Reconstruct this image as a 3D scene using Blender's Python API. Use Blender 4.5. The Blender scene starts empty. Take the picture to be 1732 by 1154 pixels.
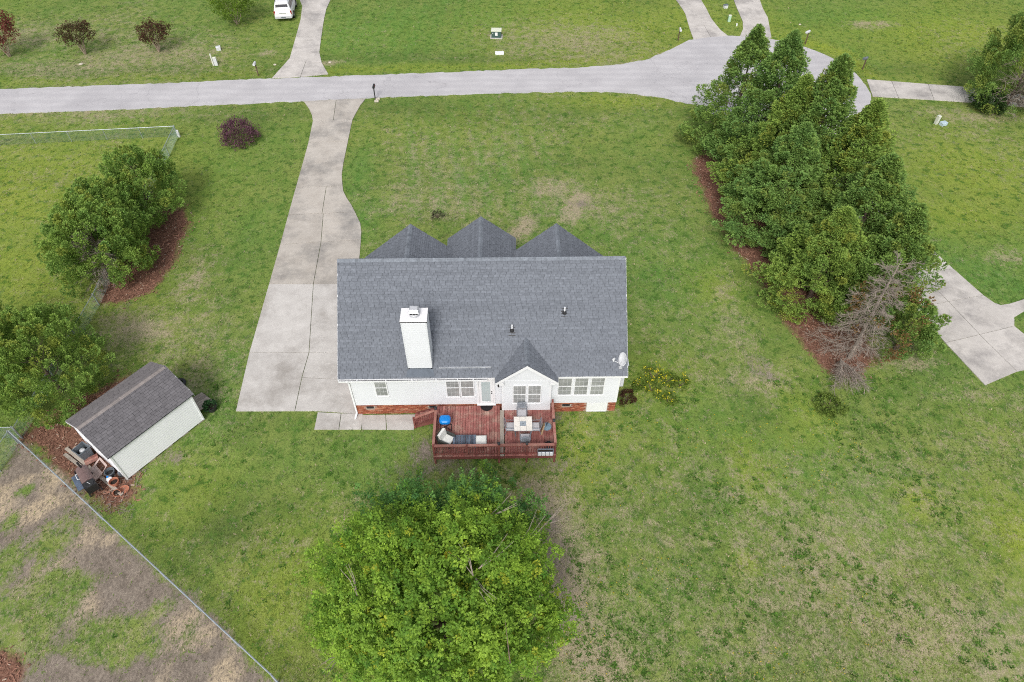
import bpy, math, random
import numpy as np
from mathutils import Vector, Matrix

R = math.radians
scene = bpy.context.scene
col = scene.collection
rnd = random.Random(7)

# ------------------------------------------------------------------ camera
cd = bpy.data.cameras.new('drone_camera')
cd.sensor_width = 36.0; cd.lens = 24.0
cd.clip_start = 0.5; cd.clip_end = 3000
cam = bpy.data.objects.new('drone_camera', cd); col.objects.link(cam)
yaw, pit, roll = 0.0165, 0.8316, 0.0012
f_ = Vector((math.sin(yaw)*math.cos(pit), math.cos(yaw)*math.cos(pit), -math.sin(pit)))
r_ = Vector((math.cos(yaw), -math.sin(yaw), 0)); u_ = r_.cross(f_)
r2 = math.cos(roll)*r_ + math.sin(roll)*u_; u2 = -math.sin(roll)*r_ + math.cos(roll)*u_
cam.matrix_world = Matrix(((r2.x, u2.x, -f_.x, 0), (r2.y, u2.y, -f_.y, 0), (r2.z, u2.z, -f_.z, 32.0), (0, 0, 0, 1)))
scene.camera = cam

# ------------------------------------------------------------------ sky and sun (thin bright overcast)
SUN_DIR = Vector((-0.14, -0.80, 0.84)).normalized()
EL = math.asin(SUN_DIR.z); ROT = math.atan2(SUN_DIR.x, SUN_DIR.y)
w = bpy.data.worlds.new('World'); scene.world = w; w.use_nodes = True
nt = w.node_tree; nt.nodes.clear()
out = nt.nodes.new('ShaderNodeOutputWorld'); bg = nt.nodes.new('ShaderNodeBackground')
sky = nt.nodes.new('ShaderNodeTexSky'); sky.sky_type = 'NISHITA'; sky.sun_disc = False
sky.sun_elevation = EL; sky.sun_rotation = ROT; sky.dust_density = 4.0; sky.air_density = 1.0
hs = nt.nodes.new('ShaderNodeHueSaturation'); hs.inputs['Saturation'].default_value = 0.35
bg.inputs['Strength'].default_value = 0.145
nt.links.new(sky.outputs[0], hs.inputs['Color']); nt.links.new(hs.outputs[0], bg.inputs['Color'])
nt.links.new(bg.outputs[0], out.inputs['Surface'])
sd = bpy.data.lights.new('sun', 'SUN'); sd.energy = 1.5; sd.angle = R(14); sd.color = (1.0, 0.975, 0.94)
so = bpy.data.objects.new('sun', sd); col.objects.link(so)
so.rotation_euler = (-SUN_DIR).to_track_quat('-Z', 'Y').to_euler()
scene.view_settings.view_transform = 'Standard'; scene.view_settings.look = 'None'
scene.view_settings.gamma = 1; scene.view_settings.use_curve_mapping = False
scene.view_settings.exposure = 0.22
scene.cycles.filter_width = 1.05; scene.cycles.use_denoising = False

# ------------------------------------------------------------------ helpers
def nz(x, y, s, seed):
    """value noise in world metres, feature size s, range 0..1"""
    x = np.asarray(x, float)/s + seed*17.13; y = np.asarray(y, float)/s + seed*5.71
    xi = np.floor(x).astype(np.int64); yi = np.floor(y).astype(np.int64)
    fx = x-xi; fy = y-yi; fx = fx*fx*(3-2*fx); fy = fy*fy*(3-2*fy)
    def h(i, j):
        n = (i*374761393 + j*668265263 + seed*1442695041) & 0x7fffffff
        n = ((n ^ (n >> 13))*1274126177) & 0x7fffffff
        return ((n ^ (n >> 16)) & 0xffff)/65535.0
    return (h(xi, yi)*(1-fx)+h(xi+1, yi)*fx)*(1-fy) + (h(xi, yi+1)*(1-fx)+h(xi+1, yi+1)*fx)*fy
def fbm(x, y, s, seed, n=4):
    a = 0; t = 0; k = 1.0
    for i in range(n):
        a = a + k*nz(x, y, s, seed+i); t += k; k *= .55; s *= .47
    return a/t
def sm(a, b, v):
    t = np.clip((v-a)/(b-a), 0, 1); return t*t*(3-2*t)

def tag(o, label=None, cat=None, group=None, kind=None):
    if label: o['label'] = label
    if cat: o['category'] = cat
    if group: o['group'] = group
    if kind: o['kind'] = kind
    return o
def thing(name, label, cat, loc=(0, 0, 0), rz=0.0, group=None):
    o = bpy.data.objects.new(name, None); col.objects.link(o)
    o.location = loc; o.rotation_euler = (0, 0, rz); o.empty_display_size = .3
    return tag(o, label, cat, group)
def place(name, mesh, parent=None, loc=(0, 0, 0), rot=(0, 0, 0), sc=(1, 1, 1)):
    o = bpy.data.objects.new(name, mesh); col.objects.link(o)
    o.parent = parent; o.location = loc; o.rotation_euler = rot; o.scale = sc
    return o
def children_of(o): return list(o.children)
def copy_thing(root, loc, rz=None, label=None, group=None, sc=None):
    c = root.copy(); col.objects.link(c); c.location = loc
    if rz is not None: c.rotation_euler = (0, 0, rz)
    if sc is not None: c.scale = sc
    if label: c['label'] = label
    if group: c['group'] = group
    for p in children_of(root):
        d = p.copy(); col.objects.link(d); d.parent = c
        for q in children_of(p):
            e = q.copy(); col.objects.link(e); e.parent = d
    return c

class MB:
    def __init__(s, org=(0, 0, 0)): s.v = []; s.f = []; s.c = []; s.o = org
    def add(s, vs, fs, c=None):
        n = len(s.v); o = s.o
        s.v.extend((p[0]-o[0], p[1]-o[1], p[2]-o[2]) for p in vs)
        s.f.extend(tuple(n+i for i in q) for q in fs)
        s.c.extend([c]*len(vs)); return s
    def box(s, x0, x1, y0, y1, z0, z1, c=None):
        vs = [(x0, y0, z0), (x1, y0, z0), (x1, y1, z0), (x0, y1, z0), (x0, y0, z1), (x1, y0, z1), (x1, y1, z1), (x0, y1, z1)]
        return s.add(vs, [(3, 2, 1, 0), (4, 5, 6, 7), (0, 1, 5, 4), (1, 2, 6, 5), (2, 3, 7, 6), (3, 0, 4, 7)], c)
    def bbox(s, x0, x1, y0, y1, z0, z1, b=.02, c=None):
        """box with chamfered top edge"""
        vs = [(x0, y0, z0), (x1, y0, z0), (x1, y1, z0), (x0, y1, z0), (x0, y0, z1-b), (x1, y0, z1-b), (x1, y1, z1-b), (x0, y1, z1-b),
              (x0+b, y0+b, z1), (x1-b, y0+b, z1), (x1-b, y1-b, z1), (x0+b, y1-b, z1)]
        fs = [(3, 2, 1, 0), (8, 9, 10, 11)]
        for i in range(4):
            j = (i+1) % 4; fs += [(i, j, 4+j, 4+i), (4+i, 4+j, 8+j, 8+i)]
        return s.add(vs, fs, c)
    def beam(s, p, q, wd, ht, up=(0, 0, 1), c=None):
        p = Vector(p); q = Vector(q); d = (q-p).normalized(); u = Vector(up)
        a = d.cross(u)
        if a.length < 1e-4: a = Vector((1, 0, 0))
        a.normalize(); b = a.cross(d).normalized(); a = a*wd/2; b = b*ht/2
        vs = [p-a-b, p+a-b, p+a+b, p-a+b, q-a-b, q+a-b, q+a+b, q-a+b]
        return s.add(vs, [(0, 1, 2, 3), (7, 6, 5, 4), (4, 5, 1, 0), (5, 6, 2, 1), (6, 7, 3, 2), (7, 4, 0, 3)], c)
    def tube(s, pts, rs, n=6, c=None, cap=True):
        pts = [Vector(p) for p in pts]
        if not hasattr(rs, '__len__'): rs = [rs]*len(pts)
        vs = []; fs = []
        for i, p in enumerate(pts):
            d = (pts[min(i+1, len(pts)-1)]-pts[max(i-1, 0)])
            d = d.normalized() if d.length > 1e-6 else Vector((0, 0, 1))
            a = d.cross(Vector((.31, .17, .93)));
            if a.length < 1e-3: a = d.cross(Vector((1, 0, 0)))
            a.normalize(); b = d.cross(a)
            for k in range(n):
                t = 2*math.pi*k/n; vs.append(p + rs[i]*(math.cos(t)*a+math.sin(t)*b))
        for i in range(len(pts)-1):
            for k in range(n):
                k2 = (k+1) % n; fs.append((i*n+k, i*n+k2, (i+1)*n+k2, (i+1)*n+k))
        if cap: fs.append(tuple(range(n-1, -1, -1))); fs.append(tuple(range((len(pts)-1)*n, len(pts)*n)))
        return s.add(vs, fs, c)
    def lathe(s, prof, cen=(0, 0, 0), n=16, c=None, ax=None):
        """prof: list of (radius, z); ax optional rotation matrix"""
        vs = []; fs = []
        for r, z in prof:
            for k in range(n):
                t = 2*math.pi*k/n; p = Vector((r*math.cos(t), r*math.sin(t), z))
                if ax is not None: p = ax @ p
                vs.append((p.x+cen[0], p.y+cen[1], p.z+cen[2]))
        for i in range(len(prof)-1):
            for k in range(n):
                k2 = (k+1) % n; fs.append((i*n+k, i*n+k2, (i+1)*n+k2, (i+1)*n+k))
        fs.append(tuple(range(n-1, -1, -1))); fs.append(tuple(range((len(prof)-1)*n, len(prof)*n)))
        return s.add(vs, fs, c)
    def prism(s, poly, z0, z1, c=None):
        n = len(poly)
        a = sum(poly[i][0]*poly[(i+1) % n][1]-poly[(i+1) % n][0]*poly[i][1] for i in range(n))
        if a < 0: poly = poly[::-1]
        vs = [(x, y, z0) for x, y in poly]+[(x, y, z1) for x, y in poly]
        fs = [tuple(range(n-1, -1, -1)), tuple(range(n, 2*n))]+[(i, (i+1) % n, n+(i+1) % n, n+i) for i in range(n)]
        return s.add(vs, fs, c)
    def mesh(s, name, mat, smooth=False):
        me = bpy.data.meshes.new(name); me.from_pydata([tuple(p) for p in s.v], [], s.f); me.update()
        if mat: me.materials.append(mat)
        if s.c and s.c[0] is not None:
            a = me.color_attributes.new('col', 'FLOAT_COLOR', 'POINT')
            a.data.foreach_set('color', np.array([(q[0], q[1], q[2], 1) for q in s.c], np.float32).ravel())
        if smooth: me.polygons.foreach_set('use_smooth', [True]*len(me.polygons))
        return me
    def build(s, name, mat, parent=None, kind=None, smooth=False, label=None):
        o = place(name, s.mesh(name, mat, smooth), parent)
        if kind: o['kind'] = kind
        if label: o['label'] = label
        return o
def tri_mesh(name, V, F, C, mat):
    """fast mesh from numpy: V (n,3), F (m,3), C (n,3) colours"""
    me = bpy.data.meshes.new(name)
    me.vertices.add(len(V)); me.vertices.foreach_set('co', np.asarray(V, np.float32).ravel())
    me.loops.add(F.size); me.loops.foreach_set('vertex_index', F.astype(np.int32).ravel())
    me.polygons.add(len(F)); me.polygons.foreach_set('loop_start', np.arange(0, F.size, F.shape[1], dtype=np.int32))
    me.update(calc_edges=True)
    if C is not None:
        a = me.color_attributes.new('col', 'FLOAT_COLOR', 'POINT')
        a.data.foreach_set('color', np.c_[C, np.ones(len(C))].astype(np.float32).ravel())
    me.materials.append(mat)
    return me

# ------------------------------------------------------------------ materials
class N:
    def __init__(s, name):
        s.m = bpy.data.materials.new(name); s.m.use_nodes = True; s.t = s.m.node_tree
        s.b = s.t.nodes['Principled BSDF']
    def n(s, typ, **kw):
        d = s.t.nodes.new(typ)
        for k, v in kw.items():
            if k in d.inputs: d.inputs[k].default_value = v
            else: setattr(d, k, v)
        return d
    def l(s, a, b): s.t.links.new(a, b)
    def pos(s): return s.n('ShaderNodeNewGeometry').outputs['Position']
    def noise(s, scale, detail=4, rough=.55, vec=None):
        d = s.n('ShaderNodeTexNoise', Scale=scale, Detail=detail, Roughness=rough)
        s.l(vec if vec is not None else s.pos(), d.inputs['Vector']); return d.outputs['Fac']
    def ramp(s, fac, stops):
        d = s.n('ShaderNodeValToRGB'); e = d.color_ramp.elements
        while len(e) < len(stops): e.new(.5)
        for q, (p, c) in zip(e, stops):
            q.position = p; q.color = (*c, 1) if len(c) == 3 else c
        s.l(fac, d.inputs[0]); return d.outputs[0]
    def fr(s, fac, a, b, lo=0., hi=1.):
        d = s.n('ShaderNodeMapRange'); d.inputs[1].default_value = a; d.inputs[2].default_value = b
        d.inputs[3].default_value = lo; d.inputs[4].default_value = hi; s.l(fac, d.inputs[0]); return d.outputs[0]
    def mix(s, fac, a, b, typ='MIX'):
        d = s.n('ShaderNodeMix', data_type='RGBA', blend_type=typ)
        for x, i in ((fac, 0), (a, 6), (b, 7)):
            if hasattr(x, 'links'): s.l(x, d.inputs[i])
            elif i == 0: d.inputs[0].default_value = x
            else: d.inputs[i].default_value = (*x, 1)
        return d.outputs[2]
    def math(s, op, a, b):
        d = s.n('ShaderNodeMath', operation=op)
        for i, x in enumerate((a, b)):
            if hasattr(x, 'links'): s.l(x, d.inputs[i])
            else: d.inputs[i].default_value = x
        return d.outputs[0]
    def bump(s, h, strength=.3, dist=.02):
        d = s.n('ShaderNodeBump', Strength=strength, Distance=dist); s.l(h, d.inputs['Height']); s.l(d.outputs[0], s.b.inputs['Normal'])
    def fin(s, c, rough=.8, spec=.3, metal=0):
        if hasattr(c, 'links'): s.l(c, s.b.inputs['Base Color'])
        else: s.b.inputs['Base Color'].default_value = (*c, 1)
        s.b.inputs['Roughness'].default_value = rough; s.b.inputs['Specular IOR Level'].default_value = spec
        s.b.inputs['Metallic'].default_value = metal
        return s.m
def plain(name, c, rough=.6, var=.18, scale=3., spec=.3, metal=0, dirt=None, bump=0, rand=0.):
    k = N(name)
    cc = k.ramp(k.noise(scale, 5), [(.3, tuple(x*(1-var) for x in c)), (.7, tuple(min(1, x*(1+var)) for x in c))])
    if dirt: cc = k.mix(k.fr(k.noise(scale*.4, 6, .65), .5, .75, 0, .7), cc, dirt)
    if rand:
        oi = k.n('ShaderNodeObjectInfo'); cc = k.mix(1.0, cc, k.ramp(oi.outputs['Random'], [(0, (1-rand,)*3), (1, (1+rand,)*3)]), 'MULTIPLY')
    if bump: k.bump(k.noise(scale*8, 3), bump, .01)
    return k.fin(cc, rough, spec, metal)
def vcol(name, rough=.8, spec=.2, nscale=12., nvar=.2, bump=0, trans=0.):
    k = N(name); a = k.n('ShaderNodeAttribute', attribute_name='col')
    cc = k.mix(1.0, a.outputs['Color'], k.ramp(k.noise(nscale, 3), [(.25, (1-nvar,)*3), (.75, (1+nvar,)*3)]), 'MULTIPLY')
    if bump: k.bump(k.noise(nscale*3, 3), bump, .01)
    m = k.fin(cc, rough, spec)
    if trans:
        t = k.n('ShaderNodeBsdfTranslucent'); k.l(cc, t.inputs['Color'])
        x = k.n('ShaderNodeMixShader'); x.inputs[0].default_value = trans
        k.l(k.b.outputs[0], x.inputs[1]); k.l(t.outputs[0], x.inputs[2])
        k.l(x.outputs[0], k.t.nodes['Material Output'].inputs['Surface'])
    return m

# ------------------------------------------------------------------ ground
def seg_dist(x, y, a, b):
    ax, ay = a; bx, by = b; dx = bx-ax; dy = by-ay
    t = np.clip(((x-ax)*dx+(y-ay)*dy)/(dx*dx+dy*dy+1e-9), 0, 1)
    return np.hypot(x-ax-t*dx, y-ay-t*dy)
def in_poly(x, y, poly):
    ins = np.zeros(x.shape, bool)
    for i in range(len(poly)):
        (x1, y1), (x2, y2) = poly[i], poly[i-1]
        c = ((y1 > y) != (y2 > y)) & (x < (x2-x1)*(y-y1)/(y2-y1+1e-12)+x1); ins ^= c
    return ins
def poly_sd(x, y, poly):
    d = np.full(x.shape, 1e9)
    for i in range(len(poly)): d = np.minimum(d, seg_dist(x, y, poly[i-1], poly[i]))
    return np.where(in_poly(x, y, poly), d, -d)
# soft ellipses of grass kind: (channel, centre, rx, ry, strength)
SPOTS = [
 ('dry', (-5.00, 46.41), 7, 6, .10), ('dry', (-5.99, 43.67), 4, 2.5, .2), ('dry', (-9.04, 38.40), 2.2, 3, .2), ('dry', (4.22, 45.47), 2.5, 1.4, .45), ('dry', (6.82, 43.11), 3.5, 2.2, .25), ('dry', (8.54, 55.77), 4, 2, .25),
 ('dry', (16.20, 14.01), 8, 6.0, .46), ('dry', (13.69, 17.57), 6, 4, .36), ('dry', (19.90, 10.60), 6, 4, .52), ('dry', (20.90, 18.51), 6, 3.5, .36), ('dry', (8.42, 14.13), 5, 4, .3), ('dry', (10.50, 10.75), 6, 4, .36), ('dry', (23.71, 15.76), 5, 4, .3), ('dry', (5.94, 10.82), 4, 3, .25),
 ('dry', (27.36, 20.65), 5, 3, .3), ('dry', (27.60, 23.93), 4, 2, .3), ('dry', (12.56, 26.88), 3, 4, .12), ('dry', (15.94, 25.89), 2, 1.4, .5), ('dry', (24.93, 27.66), 1.8, 1.5, .6),
 ('dry', (-23.56, 30.66), 2.3, 1.6, .6), ('dry', (-21.36, 35.42), 1.2, 3.2, .35), ('dry', (-19.77, 26.43), 3, 4, .22), ('dry', (-19.86, 30.34), 2.5, 3, .26), ('dry', (-19.81, 21.36), 1.2, .9, .6), ('dry', (-10.49, 26.29), .1, .1, 0), ('dry', (-7.80, 17.22), 4, 3, .2), ('dry', (-11.55, 16.29), 3, 2.5, .2),
 ('dry', (5.82, 72.69), 9, 5, .5), ('dry', (9.27, 69.18), 8, 3, .3), ('dry', (-36.37, 69.81), 9, 3.5, .4), ('dry', (-47.28, 74.14), 12, 5, .32), ('dry', (-46.73, 67.35), 10, 2.5, .4), ('dry', (-43.36, 77.05), 9, 3, .22), ('dry', (39.79, 75.61), 1.6, 1.0, .8), ('dry', (41.86, 75.89), 1.6, .9, .7), ('dry', (40.04, 56.88), 3, 1.2, .4), ('dry', (42.79, 55.80), 3.5, 1, .5), ('dry', (-17.20, 67.58), 1.6, .6, .7), ('dry', (-24.45, 69.38), 1.4, .8, .6), ('dry', (-34.99, 57.94), 12, 1.6, .4), ('dry', (-42.83, 57.53), 10, 1.2, .35), ('dry', (36.01, 37.08), 1.2, .9, .6), ('dry', (38.79, 52.87), 4, 2, .25),
 ('lime', (-36.66, 46.06), 12, 9, .75), ('lime', (-33.25, 37.46), 8, 6, .6), ('lime', (-32.45, 51.09), 8, 3, .3), ('lime', (47.71, 72.83), 14, 7, .65), ('lime', (55.68, 77.25), 10, 6, .4), ('lime', (38.81, 47.44), 7, 6, .7), ('lime', (35.73, 41.94), 6, 3, .6), ('lime', (8.51, 74.84), 13, 8, .55), ('lime', (11.67, 59.43), 6, 1.4, .6), ('lime', (-4.68, 54.95), 16, 3.0, .2), ('lime', (14.53, 34.29), 2.0, 2.0, .5), ('lime', (9.58, 26.45), 2.2, 2.2, .45), ('lime', (17.45, 23.22), 1.8, 2.6, .5), ('lime', (16.35, 22.41), 1.2, 2, .4), ('lime', (13.31, 19.72), 1.2, 2.4, .5), ('lime', (21.72, 17.45), 1.2, 1.0, .8), ('lime', (11.85, 14.53), .8, .6, .8), ('lime', (-10.61, 13.25), 3.5, 4.5, .6), ('lime', (-16.22, 18.03), 2.5, 3, .45), ('lime', (-6.34, 10.49), 3, 3, .4), ('lime', (-11.96, 11.88), 2, 2, .4), ('lime', (25.62, 15.09), 1.6, 2.6, .9), ('lime', (1.38, 18.45), 3, 1, .3), ('lime', (3.73, 20.62), 1.5, 2, .5), ('lime', (29.31, 73.08), 4, 5, .6), ('lime', (-13.13, 73.67), 14, 6, .22), ('lime', (21.31, 77.72), 6, 9, .4),
 ('lush', (-13.13, 73.67), 10, 7, .6), ('lush', (-1.81, 79.63), 10, 5, .4), ('lush', (10.25, 35.56), 7, 6, .5), ('lush', (6.92, 39.51), 6, 4, .4), ('lush', (34.75, 34.59), 6, 4, .8), ('lush', (32.05, 37.80), 3, 4, .6), ('lush', (37.82, 77.49), 10, 6, .55), ('lush', (47.74, 77.36), 6, 3, .4), ('lush', (10.34, 19.40), 5, 6, .28), ('lush', (8.63, 29.92), 5, 4, .35), ('lush', (-17.47, 39.87), 3.5, 6, .45), ('lush', (-14.66, 30.79), 1.0, 7, .55), ('lush', (-16.74, 26.38), 1.2, 4, .5), ('lush', (-21.19, 51.84), 5, 5, .4), ('lush', (-11.76, 47.33), 1.1, 5, .8), ('lush', (-10.25, 41.88), 1.2, 3, .8), ('lush', (16.78, 17.53), 5, 4, .25), ('lush', (6.72, 12.42), 3, 3, .3), ('lush', (-9.54, 20.44), 6, 2.5, .35), ('lush', (-8.68, 65.56), 20, 1.2, .3), ('lush', (20.98, 52.17), 3, 5, .3), ('lush', (25.23, 25.75), 3, 3, .35),
 ('dark', (-14.32, 16.66), 2.6, 2.0, .7), ('dark', (-11.53, 17.61), 1.6, 1.3, .35), ('dark', (10.02, 17.80), 1.4, 1.2, .55), ('dark', (15.00, 23.69), 1.2, 1.6, .45), ('dark', (9.08, 27.89), 2, 1.5, .35), ('dark', (-39.63, 65.75), 22, 1.3, .5), ('dark', (-5.30, 68.32), 18, 1.2, .5), ('dark', (-23.13, 57.77), 6, 1.6, .45), ('dark', (-8.65, 58.42), 9, 1.6, .45), ('dark', (1.14, 57.43), 9, 1.8, .35), ('dark', (-4.99, 42.16), 1.1, .9, .6), ('dark', (38.26, 64.91), 5, 1.2, .45), ('dark', (6.41, 49.20), 1.6, .9, .5), ('dark', (25.91, 29.15), 2, 3, .5), ('dark', (9.44, 17.98), 4, 4, .2), ('dark', (8.16, 70.55), 9, 2.0, .25), ('dark', (-7.86, 28.15), .1, .1, 0),
 ('dirt', (-3.87, 19.98), 3.0, .9, .55), ('dirt', (-4.43, 21.13), .8, 1.2, .7), ('dirt', (2.39, 19.89), 2.4, .6, .5), ('dirt', (2.91, 23.23), .7, .8, .6), ('dirt', (-18.06, 20.95), .7, .5, .6), ('dirt', (6.15, 43.27), 1.2, .5, .6), ('dirt', (21.14, 25.36), 1.0, 1.2, .2),
]
STROKES = [('dry', [(6.46, 44.26), (5.67, 42.97), (4.78, 41.37)], .7, .75), ('dry', [(1.89, 41.70), (0.73, 39.74)], .7, .8), ('dry', [(1.49, 17.42), (2.69, 14.51), (2.89, 11.39), (3.88, 9.00)], 1.9, .72), ('dry', [(3.04, 15.43), (3.69, 12.75), (3.48, 10.34)], 1.2, .5), ('dry', [(15.14, 34.28), (14.90, 29.83), (15.70, 26.36)], .8, .3),
 ('dirt', [(1.91, 16.41), (2.67, 14.21), (2.93, 11.93)], 1.0, .6), ('dirt', [(15.66, 27.31), (16.30, 25.89)], .7, .55), ('dry', [(9.24, 68.91), (-8.89, 68.11)], .6, .2),
 ('lime', [(-48.60, 63.94), (-37.47, 64.62), (-23.86, 65.53)], .9, .5), ('lime', [(-16.87, 65.55), (1.31, 66.81), (14.67, 68.57), (19.43, 71.23)], 1.0, .7), ('lime', [(31.51, 71.91), (34.87, 68.83), (36.27, 64.32)], 1.3, .9), ('lush', [(38.50, 65.53), (36.33, 69.48), (34.92, 72.72)], 1.0, .5)]
DIRT_FIELD = [(-27.25, 19.97), (-27.03, 21.86), (-10.02, 9.17), (-8.42, 7.44), (-25.31, 6.21), (-34.52, 16.64)]
MULCH_BEDS = [[(-27.51, 34.61), (-26.99, 33.05), (-25.78, 33.09), (-23.88, 34.21), (-23.62, 37.00), (-23.83, 39.42), (-23.75, 41.57), (-24.63, 43.26), (-26.50, 43.59), (-26.55, 38.00)],
 [(16.10, 49.50), (15.85, 46.52), (16.04, 43.35), (16.79, 38.69), (17.69, 35.45), (18.36, 31.38), (18.96, 28.49), (19.53, 27.01), (20.02, 26.29), (21.30, 25.81), (22.90, 27.69), (23.07, 31.86), (23.06, 37.93), (22.10, 45.21), (20.18, 53.13)],
 [(-27.09, 22.34), (-25.43, 24.29), (-23.34, 26.48), (-22.26, 26.46), (-19.60, 18.49), (-20.32, 17.92), (-22.12, 18.99), (-24.63, 20.86)],
 [(-23.71, 10.50), (-22.07, 10.35), (-21.53, 9.49), (-21.88, 8.90), (-23.21, 9.04)]]
GREEN_IN_DIRT = [((-22.46, 15.82), 1.5, 2.2), ((-21.44, 13.13), 2.2, 2.0), ((-22.34, 11.78), 3.5, 3), ((-17.67, 11.18), 3, 1.5), ((-25.63, 18.86), .6, .5), ((-15.96, 12.49), .8, .6), ((-24.38, 14.63), 1.5, 2), ((-25.29, 17.15), .8, .8)]
def masks(x, y):
    m = {k: np.zeros(x.shape) for k in ('dry', 'lime', 'lush', 'dark', 'dirt', 'mulch', 'sand')}
    wx = x + 1.6*(fbm(x, y, 3.0, 3)-.5); wy = y + 1.6*(fbm(x, y, 3.0, 9)-.5)
    for k, (cx, cy), rx, ry, s in SPOTS:
        d2 = ((wx-cx)/rx)**2+((wy-cy)/ry)**2
        m[k] = np.maximum(m[k], s*np.exp(-d2*.9))
    for k, pts, wd, s in STROKES:
        d = np.min([seg_dist(wx, wy, a, b) for a, b in zip(pts, pts[1:])], axis=0)
        m[k] = np.maximum(m[k], s*np.exp(-(d/wd)**2))
    big = fbm(x, y, 9, 21); m['dry'] += .22*sm(.42, .75, big); m['lush'] += .3*sm(.5, .8, fbm(x, y, 6, 31)); m['lime'] += .22*sm(.45, .8, fbm(x, y, 11, 41)); m['dark'] += .26*sm(.55, .85, fbm(x, y, 4, 51))
    # mower passes on the front lawn
    fl = sm(41, 43, y)*sm(61, 58, y)*sm(-9.5, -8, x)*sm(9, 1, x)
    m['dry'] += fl*.10*(.5+.5*np.sin((x+.15*y)*2*math.pi/1.05+2*fbm(x, y, 5, 5)))
    m['lush'] += fl*.5*sm(-.3, .6, np.sin((x+.12*y)*2*math.pi/1.9+1.5*fbm(x, y, 6, 6)))
    fl2 = sm(66, 69, y)*sm(-19, -16, x)*sm(22, 10, x); m['lush'] += fl2*.25*sm(-.2, .5, np.sin((x-.1*y)*2*math.pi/1.9))
    # the bare ground beyond the back fence
    sd = poly_sd(wx, wy, DIRT_FIELD); dm = sm(-.5, .4, sd)
    g = np.zeros(x.shape)
    for (cx, cy), rx, ry in GREEN_IN_DIRT: g = np.maximum(g, np.exp(-(((wx-cx)/rx)**2+((wy-cy)/ry)**2)))
    g = sm(.18, .72, g*.75+.55*fbm(x, y, 1.2, 61)-.24)
    m['dirt'] = np.maximum(m['dirt'], dm*(1-.85*g)); m['sand'] = dm*(1-g)*sm(.5, .72, fbm(x, y, 1.5, 71))*.9
    m['lush'] *= 1-.6*dm; m['lime'] *= 1-.8*dm; m['dry'] = np.maximum(m['dry'], dm*.28)
    for b in MULCH_BEDS:
        sd = poly_sd(x + .9*(fbm(x, y, 1.1, 81)-.5), y + .9*(fbm(x, y, 1.1, 82)-.5), b); m['mulch'] = np.maximum(m['mulch'], sm(-1.0, .7, sd))
    return {k: np.clip(v, 0, 1) for k, v in m.items()}

def axis(lo, hi, step, far):
    a = list(np.arange(lo, hi+step/2, step)); s = step; v = hi; r = []
    while v < far: s *= 1.5; v += s; r.append(v)
    s = step; v = lo; l = []
    while v > -far: s *= 1.5; v -= s; l.append(v)
    return np.array(l[::-1]+a+r)
gx = axis(-60, 62, .3, 900); gy = axis(2, 96, .3, 900)
GX, GY = np.meshgrid(gx, gy); nx, ny = len(gx), len(gy)
gm = masks(GX.ravel(), GY.ravel())
gz = .05*(fbm(GX.ravel(), GY.ravel(), 2.5, 91)-.5)*sm(95, 60, np.abs(GX.ravel())+0*GY.ravel()) - .03
idx = np.arange(nx*ny).reshape(ny, nx)
gf = np.stack([idx[:-1, :-1], idx[:-1, 1:], idx[1:, 1:], idx[1:, :-1]], -1).reshape(-1, 4)

k = N('lawn')
at1 = k.n('ShaderNodeAttribute', attribute_name='ga'); at2 = k.n('ShaderNodeAttribute', attribute_name='gb')
s1 = k.n('ShaderNodeSeparateColor'); k.l(at1.outputs['Color'], s1.inputs[0]); s2 = k.n('ShaderNodeSeparateColor'); k.l(at2.outputs['Color'], s2.inputs[0])
DRY, LIME, LUSH = s1.outputs; DIRT, MULCH, SAND = s2.outputs; DARK = at1.outputs['Alpha']
tc = k.pos()
mp = k.n('ShaderNodeMapping'); mp.inputs['Rotation'].default_value = (0, 0, .7); mp.inputs['Scale'].default_value = (1.0, .55, 1); k.l(tc, mp.inputs['Vector'])
nf = k.noise(11, 4, .68, mp.outputs[0]); nm = k.noise(1.9, 6, .68, mp.outputs[0]); nb = k.noise(.5, 5, .6); nv = k.noise(30, 2, .6); np_ = k.noise(.95, 7, .72); nq = k.noise(1.5, 6, .7)
g0 = k.mix(k.fr(nb, .38, .62), (.142, .212, .046), (.208, .254, .066))
g0 = k.mix(k.math('MULTIPLY', LUSH, k.fr(nm, .3, .6, .35, 1.)), g0, (.098, .222, .044))
g0 = k.mix(k.math('MULTIPLY', LIME, k.fr(nq, .35, .62, .4, 1.)), g0, (.275, .335, .036))
g0 = k.mix(k.math('MULTIPLY', DARK, k.fr(nf, .25, .6, .5, 1.)), g0, (.070, .110, .030))
g0 = k.mix(k.fr(np_, .54, .64, 0, .40), g0, (.235, .285, .080))
g0 = k.mix(k.fr(nq, .52, .61, 0, .85), g0, (.056, .128, .020))
g0 = k.mix(k.fr(nm, .55, .66, 0, .60), g0, (.070, .165, .024))
tv = k.math('ADD', k.math('ADD', k.math('MULTIPLY', nf, .42), k.math('MULTIPLY', k.noise(1.25, 7, .74), .58)), k.math('MULTIPLY', DRY, .26))
g0 = k.mix(k.fr(tv, .555, .72, 0, .80), g0, k.ramp(nv, [(.3, (.30, .235, .165)), (.7, (.47, .385, .28))]))
di = k.ramp(k.math('ADD', k.math('MULTIPLY', nf, .5), k.math('MULTIPLY', nm, .5)), [(.32, (.095, .078, .062)), (.5, (.215, .178, .145)), (.68, (.33, .28, .225))])
di = k.mix(k.math('MULTIPLY', SAND, k.fr(nf, .35, .55)), di, (.50, .40, .27))
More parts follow.
